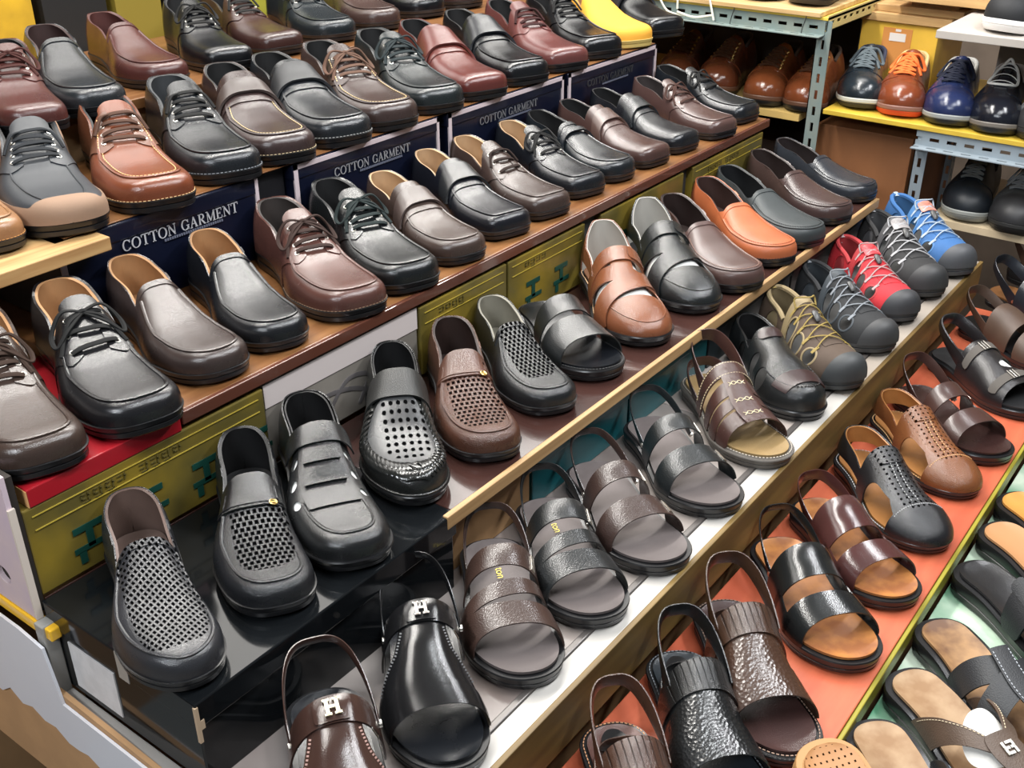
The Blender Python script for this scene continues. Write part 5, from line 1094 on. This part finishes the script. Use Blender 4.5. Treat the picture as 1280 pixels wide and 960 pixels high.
# left end of the display: pinkish carton side, yellow tape, torn white sheet on cardboard
pk = empty('pink_carton', (.443, 1.155, .868), 0, 'worn pinkish white carton panel with a dark finger hole, at the left border', 'box')
pk_m = mat((.62, .50, .50), .6, mottle=.6, mscale=11, col2=(.50, .40, .52), name='pink_card')
def holed_panel(parent, m, y0, y1, z0, z1, hy, hz, ry, rz, th=.006):
    """panel in the yz plane with an oval hole cut through it"""
    n = 24; V = []; F = []
    for x in (-th / 2, th / 2):
        for k in range(n):
            a = 2 * PI * k / n; V.append((x, hy + ry * math.cos(a), hz + rz * math.sin(a)))
        for k in range(n):
            a = 2 * PI * k / n; c, s_ = math.cos(a), math.sin(a); r = min(((y1 - hy) if c > 0 else (hy - y0)) / (abs(c) + 1e-9), ((z1 - hz) if s_ > 0 else (hz - z0)) / (abs(s_) + 1e-9))
            V.append((x, hy + r * c, hz + r * s_))
    # exact corners
    for k, (yy, zz) in enumerate([(y1, z1), (y0, z1), (y0, z0), (y1, z0)]):
        aa = math.atan2(zz - hz, yy - hy) % (2 * PI); j = int(round(aa / (2 * PI) * n)) % n
        for b in (0, 2 * n): V[b + n + j] = (V[b + n + j][0], yy, zz)
    for k in range(n):
        l = (k + 1) % n; F += [(k, l, n + l, n + k), (2 * n + k, 3 * n + k, 3 * n + l, 2 * n + l), (n + k, n + l, 3 * n + l, 3 * n + k), (l, k, 2 * n + k, 2 * n + l)]
    return mk('panel', V, F, m, parent, 30, False)
holed_panel(pk, pk_m, -.150, .30, .0, .190, -.100, .040, .014, .012)
MB().box(.0035, .012, -.148, .30, .004, .186).build('shade_backing', mat((.02, .015, .012), .8, name='inside_shade'), pk, smooth=False)  # added dark backing; its colour gives the shade inside the finger hole
MB().box(-.0036, .0045, -.1535, -.150, .0, .150).build('torn_edge', mat((.60, .52, .45), .9, name='raw_card'), pk, smooth=False)
tape = empty('yellow_tape', (.441, 1.15, .850), 0, 'orange yellow adhesive tape strip under the pinkish carton at the left border', 'tape')
MB().box(-.004, .010, -.175, .30, .0, .0165).build('strip', mat((.85, .48, .03), .3, .3, name='tape'), tape, smooth=False, bevel=.002)
# torn sheet
def torn_panel(name, m, top, bot, x, th, lab, cat):
    """outline in the yz plane given as a top edge and a bottom edge"""
    pts = top + bot[::-1]; n = len(pts); V = [(x, y, z) for y, z in pts] + [(x + th, y, z) for y, z in pts]
    F = [tuple(range(n)), tuple(range(2 * n - 1, n - 1, -1))] + [(k, k + n, (k + 1) % n + n, (k + 1) % n) for k in range(n)]
    return tag(mk(name, V, F, m, None, 30, False), lab, cat)
r = random.Random(3)
def rag(y0, y1, z, n, amp): return [(y0 + (y1 - y0) * k / n, z + r.uniform(-amp, amp)) for k in range(n + 1)]
torn_panel('corrugated_board', mat((.50, .29, .14), .75, mottle=.25, mscale=14, name='cardboard'), [(1.5, .80), (.48, .752)], [(1.5, .585), (.48, .60)], .432, .006, 'brown cardboard panel showing under the torn white paper, lower left', 'panel')
torn_panel('white_paper', mat((.70, .71, .76), .4, .2, mottle=.2, mscale=9, col2=(.6, .6, .66), name='white_paper'), [(1.5, .852), (1.03, .848), (.985, .842), (.97, .765), (.48, .752)],
           rag(1.5, 1.2, .735, 6, .008) + rag(1.17, .98, .705, 8, .012) + rag(.96, .80, .695, 8, .010) + rag(.78, .48, .655, 8, .008), .428, .0035, 'torn glossy white paper facing on the left end of the display', 'paper')
slab('grey_rail', mat((.34, .32, .30), .35, .2, name='grey_metal'), .436, .4515, .45, .985, .757, .7665, 'grey rail running under the black shoe box at lower left', 'rail')
slab('grey_post', mat((.30, .29, .27), .35, .2, name='grey_metal2'), .434, .4515, .985, 1.002, .62, .868, 'short grey upright under the yellow tape corner', 'post')

# ---------------------------------------------------------------- slotted steel racks at the right
STEEL = mat((.24, .31, .30), .42, .1, metal=.25, mottle=.35, mscale=18, col2=(.36, .34, .26), name='painted_steel')
STEEL2 = mat((.30, .35, .39), .38, .1, metal=.25, mottle=.3, mscale=18, col2=(.22, .26, .28), name='painted_steel2')
def slotted(length, wd=.036, th=.0022, pitch=.040, slot=.022, sw=.008):
    """flat steel strip along +x with real slots cut through; in the xz plane"""
    mb = MB(); mb.box(0, length, 0, th, 0, (wd - sw) / 2); mb.box(0, length, 0, th, (wd + sw) / 2, wd); x = 0
    while x < length:
        e = min(length, x + pitch - slot); mb.box(x, e, 0, th, (wd - sw) / 2, (wd + sw) / 2); x += pitch
    return mb
def angle_bar(name, parent, m, loc, rot, length, wd=.036):
    mb = slotted(length, wd); a = slotted(length, wd); mb.add([(x, z, .0 + y) for x, y, z in a.V], [f[::-1] for f in a.F])
    o = mb.build(name, m, parent, smooth=False); o.location = loc; o.rotation_euler = rot; return o
rk = empty('steel_rack', (2.60, 1.05, 0), 0, 'grey-green slotted steel rack holding the brown boots', 'rack')
angle_bar('post', rk, STEEL, (.0, -.020, 0), (0, -PI / 2, 0), 1.205).rotation_euler = (0, -PI / 2, PI)
rk_children = rk
angle_bar('post', rk, STEEL, (.40, -.02, 0), (0, -PI / 2, 0), 1.205)
angle_bar('post', rk, STEEL, (.0, .92, 0), (0, -PI / 2, 0), 1.205)
b_ = angle_bar('top_beam', rk, STEEL, (0, -.04, 1.170), (0, 0, PI / 2), .98)
b_ = angle_bar('side_beam', rk, mat((.62, .50, .20), .45, name='yellowed_steel'), (.0, -.045, 1.180), (0, 0, 0), .42)
MB().box(-.004, .42, -.045, .94, 1.206, 1.212).build('shelf_board', mat((.75, .55, .08), .5, name='yellow_board'), rk, smooth=False)
MB().box(.006, .42, .0, .94, .955, .972).build('shelf_board', mat((.62, .42, .14), .5, mottle=.4, mscale=12, name='yellow_board2'), rk, smooth=False)
MB().box(.006, .42, .0, .94, .60, .615).build('shelf_board', PALE, rk, smooth=False)
slab('display_board', mat((.66, .46, .22), .6, wood=(60, 3, 60), col2=(.5, .3, .12), name='plywood'), 2.585, 3.0, 1.02, 1.96, 1.2125, 1.224, 'plywood board lying on the steel rack under dark shoes', 'board')
ct = empty('knotted_string', (2.59, 1.40, 1.2), 0, 'white cord tied in loops around the steel beam at the top', 'cord')
m_ = MB()
for P in ([(0, .12, .09), (-.01, .07, .04), (-.012, .03, -.012), (-.008, -.02, -.02)], [(0, .03, .13), (-.01, .005, .05), (-.012, .0, -.005)], [(-.002, -.06, .13), (-.01, -.085, .04), (-.012, -.105, -.022)], [(-.012, .0, -.012), (-.014, -.05, -.02), (-.012, -.10, -.01)]):
    m_.sweep(spl(P, 20), .0028, .0028)
m_.build('cord', mat((.78, .74, .62), .7, name='cotton_cord'), ct)
for yv in (1.25, 1.06):
    m_ = MB(); t_ = np.linspace(0, 2 * PI, 25)[:-1]; m_.sweep([(-.004 + .008 * math.cos(a), .004 * math.sin(a * 2), .030 * math.sin(a)) for a in t_], .0016, .0012, closed=True, up=(0, 1, 0))
    o = m_.build('cable_tie', mat((.03, .03, .03), .5, name='black_plastic')); o.location = (2.598, yv, 1.192); tag(o, 'black cable tie around the steel beam, ' + ('nearer the white cord' if yv > 1.2 else 'nearer the corner post'), 'cable tie')

rk2 = empty('steel_rack', (2.62, .75, 0), 0, 'blue-grey slotted steel rack holding the trainers at right', 'rack')
angle_bar('post', rk2, STEEL2, (-.02, -.0, 0), (0, -PI / 2, 0), .985, .030).rotation_euler = (0, -PI / 2, PI)
angle_bar('post', rk2, STEEL2, (.36, -.0, 0), (0, -PI / 2, 0), .985, .030)
angle_bar('front_beam', rk2, STEEL2, (-.02, -.75, .950), (0, 0, PI / 2), .752)
MB().box(-.025, .38, -.80, -.062, .768, .785).build('shelf_board', mat((.62, .50, .33), .5, mottle=.3, mscale=15, name='cream_board'), rk2, smooth=False)
slab('yellow_shelf', mat((.66, .44, .05), .45, .1, mottle=.4, mscale=14, name='yellow_laminate'), 2.592, 3.14, .0, .985, .988, 1.0, 'bright yellow shelf board under the row of trainers', 'shelf')
slab('white_shelf', mat((.46, .42, .38), .55, mottle=.2, mscale=10, name='white_board'), 2.605, 3.04, .0, .752, 1.195, 1.213, 'thick whitish shelf board at top right under the white-soled trainer', 'shelf')
slab('shelf_bracket', mat((.10, .09, .09), .6, name='dark_support'), 2.99, 3.03, .05, .70, 1.0, 1.195, 'dark upright panel between the yellow and the white shelf', 'panel')
yb = empty('yellow_carton', (3.02, .930, 1.0005), 0, 'yellow carton with a small printed face mark, behind the orange-laced trainer', 'box')
MB().box(-.12, .11, -.10, .10, 0, .163).build('carton', mat((.78, .48, .06), .4, .2, mottle=.3, mscale=10, name='yellow_card'), yb, smooth=False, bevel=.002)
MB().box(-.1212, -.120, -.035, .040, .05, .150).build('printed_panel', mat((.62, .26, .07), .4, name='orange_print'), yb, smooth=False)
MB().box(-.1220, -.1211, -.020, .022, .118, .138).box(-.1222, -.1211, -.006, .008, .142, .148).build('printed_mark', mat((.75, .70, .65), .4, name='white_print'), yb, smooth=False)
for k, (x0, x1, y0, y1, z0, z1) in enumerate([(2.89, 3.13, .80, 1.04, 1.165, 1.186), (2.91, 3.13, .78, 1.03, 1.1865, 1.204), (2.86, 3.13, .62, .95, 1.224, 1.248)]):
    slab('wooden_batten', mat((.60, .38, .16), .6, wood=(50, 6, 50), col2=(.42, .24, .09), name='batten'), x0, x1, y0, y1, z0, z1, ['lowest flat batten stacked on the yellow carton', 'middle flat batten stacked above the yellow carton', 'wide topmost wooden panel at the top right border'][k], 'batten', 'battens above the yellow carton')
slab('batten_spacer', CARD, 2.93, 3.12, .80, .92, 1.2045, 1.2235, 'brown block between the battens at upper right', 'block')
for k, (y0, y1, z0, z1) in enumerate([(.775, 1.02, .60, .945), (.775, 1.02, .30, .595)]):
    t = slab('cardboard_box', mat((.30, .12, .045), .6, mottle=.4, mscale=8, name='brown_carton'), 2.66, 3.05, y0, y1, z0, z1, ['reddish brown carton under the yellow shelf between the two racks', 'lower reddish brown carton beneath the other one between the racks'][k], 'box')
slab('cardboard_box', mat((.32, .13, .05), .6, mottle=.4, mscale=8, name='brown_carton2'), 2.62, 3.05, .775, 1.02, .0, .298, 'bottom brown carton standing on the floor between the racks', 'box')
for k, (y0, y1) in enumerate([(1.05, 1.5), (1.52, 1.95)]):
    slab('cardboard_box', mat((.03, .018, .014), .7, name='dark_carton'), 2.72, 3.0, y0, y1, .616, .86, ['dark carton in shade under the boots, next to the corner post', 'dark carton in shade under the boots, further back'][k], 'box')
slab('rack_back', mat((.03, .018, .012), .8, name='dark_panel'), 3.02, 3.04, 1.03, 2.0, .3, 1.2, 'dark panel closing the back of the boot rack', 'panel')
# boxes behind the top back row
for k, (x0, x1, m, z1, l) in enumerate([(.90, 1.18, mat((.60, .36, .02), .5, .1, mottle=.6, mscale=12, name='yellow_bag'), 1.40, 'bright yellow carton behind the left end of the topmost back row'), (1.20, 1.34, mat((.010, .010, .010), .5, name='black_card3'), 1.62, 'black carton behind the plain black loafer'),
        (1.36, 1.47, mat((.20, .15, .02), .5, name='olive_card'), 1.60, 'olive brown carton between two black cartons at top left'), (1.49, 1.66, mat((.012, .012, .012), .5, name='black_card4'), 1.62, 'black carton behind the plain burgundy loafer'), (1.68, 1.82, mat((.26, .26, .03), .45, .1, name='lime_card'), 1.60, 'lime yellow carton standing behind the burgundy loafer'),
        (1.84, 2.30, mat((.02, .02, .02), .6, name='black_card5'), 1.55, 'wide black carton behind the lace-ups at the top border')]):
    slab('tall_carton', m, x0, x1, 2.02, 2.25, 1.2205, z1, l, 'box', 'cartons behind the topmost back row')
slab('display_plinth', CARD, .88, 2.32, 2.0, 2.27, 0, 1.22, 'brown plinth under the cartons at the back', 'plinth')

# shoes on the racks; they face the aisle
def on_rack(nm, x, y, z, deg, sc, build, lab, cat, grp):
    r_ = empty(nm, (x, y, z), math.radians(deg), lab, cat, grp, sc); build(r_)
def boot(c): return lambda r: sneaker(r, c, (.012, .012, .012), (.10, .045, .025), (.06, .025, .012), (.05, .03, .02), high=True, gloss=.22, bowed=False)
GB = 'brown boots on the steel rack'; GT = 'trainers on the yellow shelf'
on_rack('boot', 2.745, 1.070, .972, 188, .98, boot((.22, .060, .022)), 'brown round-toe boot half behind the corner post of the rack', 'boot', GB)
on_rack('boot', 2.745, 1.180, .972, 187, .98, boot((.22, .062, .022)), 'brown round-toe boot left of the one behind the corner post', 'boot', GB)
on_rack('boot', 2.765, 1.330, .972, 190, .98, boot((.16, .046, .020)), 'darker brown boot with shiny eyelets behind the black square-toe lace-up', 'boot', GB)
on_rack('boot', 2.765, 1.455, .972, 190, .98, boot((.15, .044, .020)), 'dark brown boot furthest back on the rack, beside the last navy box', 'boot', GB)
on_rack('sneaker', 2.755, .945, 1.0, 196, .96, lambda r: sneaker(r, (.018, .026, .034), (.015, .015, .016), (.50, .50, .44), (.09, .11, .12), (.02, .025, .05)), 'navy black trainer with cream midsole, next to the corner post', 'trainer', GT)
on_rack('sneaker', 2.745, .838, 1.0, 194, .97, lambda r: sneaker(r, (.26, .062, .024), (.60, .06, .02), (.25, .12, .09), (.75, .14, .03), (.60, .40, .18), gloss=.24), 'russet brown trainer with orange laces and orange sole line', 'trainer', GT)
on_rack('sneaker', 2.735, .718, 1.0, 192, .98, lambda r: sneaker(r, (.022, .035, .11), (.012, .012, .012), (.28, .29, .28), (.012, .015, .03), (.5, .5, .48), gloss=.26), 'blue leather trainer with grey midsole and dark laces', 'trainer', GT)
on_rack('sneaker', 2.730, .608, 1.0, 190, .98, lambda r: sneaker(r, (.012, .014, .022), (.014, .014, .014), (.16, .14, .12), (.62, .62, .60), (.35, .34, .34), gloss=.2, wire=True), 'black trainer with white-edged throat, right of the blue one', 'trainer', GT)
on_rack('sneaker', 2.725, .500, 1.0, 188, .98, lambda r: sneaker(r, (.24, .25, .26), (.013, .013, .013), (.03, .03, .03), (.18, .19, .2), (.1, .1, .1), toe_c=(.03, .03, .032), gloss=.6), 'grey trainer with black toe cap cut by the right border', 'trainer', GT)
on_rack('sneaker', 2.735, .628, .785, 188, .97, lambda r: sneaker(r, (.010, .015, .022), (.25, .26, .24), (.30, .31, .29), (.13, .14, .14), (.01, .01, .012), gloss=.5, bowed=False), 'dark navy trainer with pale sole on the lower cream shelf', 'trainer', 'trainers on the lower shelf')
on_rack('sneaker', 2.715, .505, .785, 182, .97, lambda r: sneaker(r, (.065, .068, .07), (.014, .014, .014), (.025, .025, .025), (.20, .21, .22), (.02, .02, .02), toe_c=(.02, .02, .022), gloss=.6), 'dark grey trainer with black toe cap on the lower cream shelf', 'trainer', 'trainers on the lower shelf')
on_rack('sneaker', 2.715, .400, .785, 182, .97, lambda r: sneaker(r, (.03, .03, .03), (.02, .02, .02), (.03, .03, .03), (.1, .1, .1), (.02, .02, .02), gloss=.6), 'black trainer at the right border of the lower cream shelf', 'trainer', 'trainers on the lower shelf')
on_rack('sneaker', 2.775, .600, 1.213, 170, 1.05, lambda r: sneaker(r, (.012, .013, .016), (.78, .76, .74), (.80, .78, .76), (.03, .03, .03), (.05, .05, .05), gloss=.7), 'black trainer with thick white sole on the white shelf, top right', 'trainer', 'trainer on the white shelf')
for k, (yy, c, l) in enumerate([(1.09, (.09, .05, .045), 'brown shoe with black sole on the plywood, nearest the corner, top border'), (1.22, (.04, .045, .045), 'dark grey shoe on the plywood at the top border'), (1.36, (.02, .02, .022), 'black shoe on the plywood at the top border, by the white cord')]):
    on_rack('sneaker', 2.775, yy, 1.224, 180, 1.0, lambda r, c=c: sneaker(r, c, (.012, .012, .012), (.015, .015, .015), (.03, .03, .03), (.02, .02, .02), bowed=False), l, 'trainer', 'shoes on the plywood board')
tl_ = empty('slide_sandal', (1.0, .22, .6), math.radians(-128), 'tan slide with a lattice-patterned footbed leaning over the orange board edge, bottom border', 'slipper', 'slip-on sandals on the lowest row')
tl_.location = (0.884, 0.158, .642); tl_.rotation_euler = (0, math.radians(13), math.radians(-125))
flip_flop(tl_, mat((.40, .19, .07), .55, pat=('grid', .009, .008, .14, .14, 0, .13, .04), name='woven_footbed'), (.3, .14, .06), 'broad', solem=rubber((.42, .22, .08), .6))
# bits of footwear below, at the lower left corner
slab('lower_shelf', mat((.20, .22, .22), .5, name='lower_shelf'), .0, .40, .70, 1.35, .30, .32, 'low shelf glimpsed at the bottom left corner', 'shelf')
slab('display_plinth', CARD, .02, .38, .75, 1.3, 0, .30, 'plinth under the low shelf at the bottom left', 'plinth')
on_rack('loafer', .28, 1.02, .32, 240, 1.0, lambda r: loafer(r, leather((.03, .02, .016)), leather(BLKL, .6), rubber(), Last(W=.10)), 'dark brown shoe far below, in the bottom left corner', 'shoe', 'shoes on the low shelf')
on_rack('loafer', .30, .88, .32, 240, 1.0, lambda r: loafer(r, leather((.016, .018, .02)), leather((.5, .5, .48), .6), rubber(), Last(W=.10)), 'black shoe with pale lining far below, at the bottom left', 'shoe', 'shoes on the low shelf')
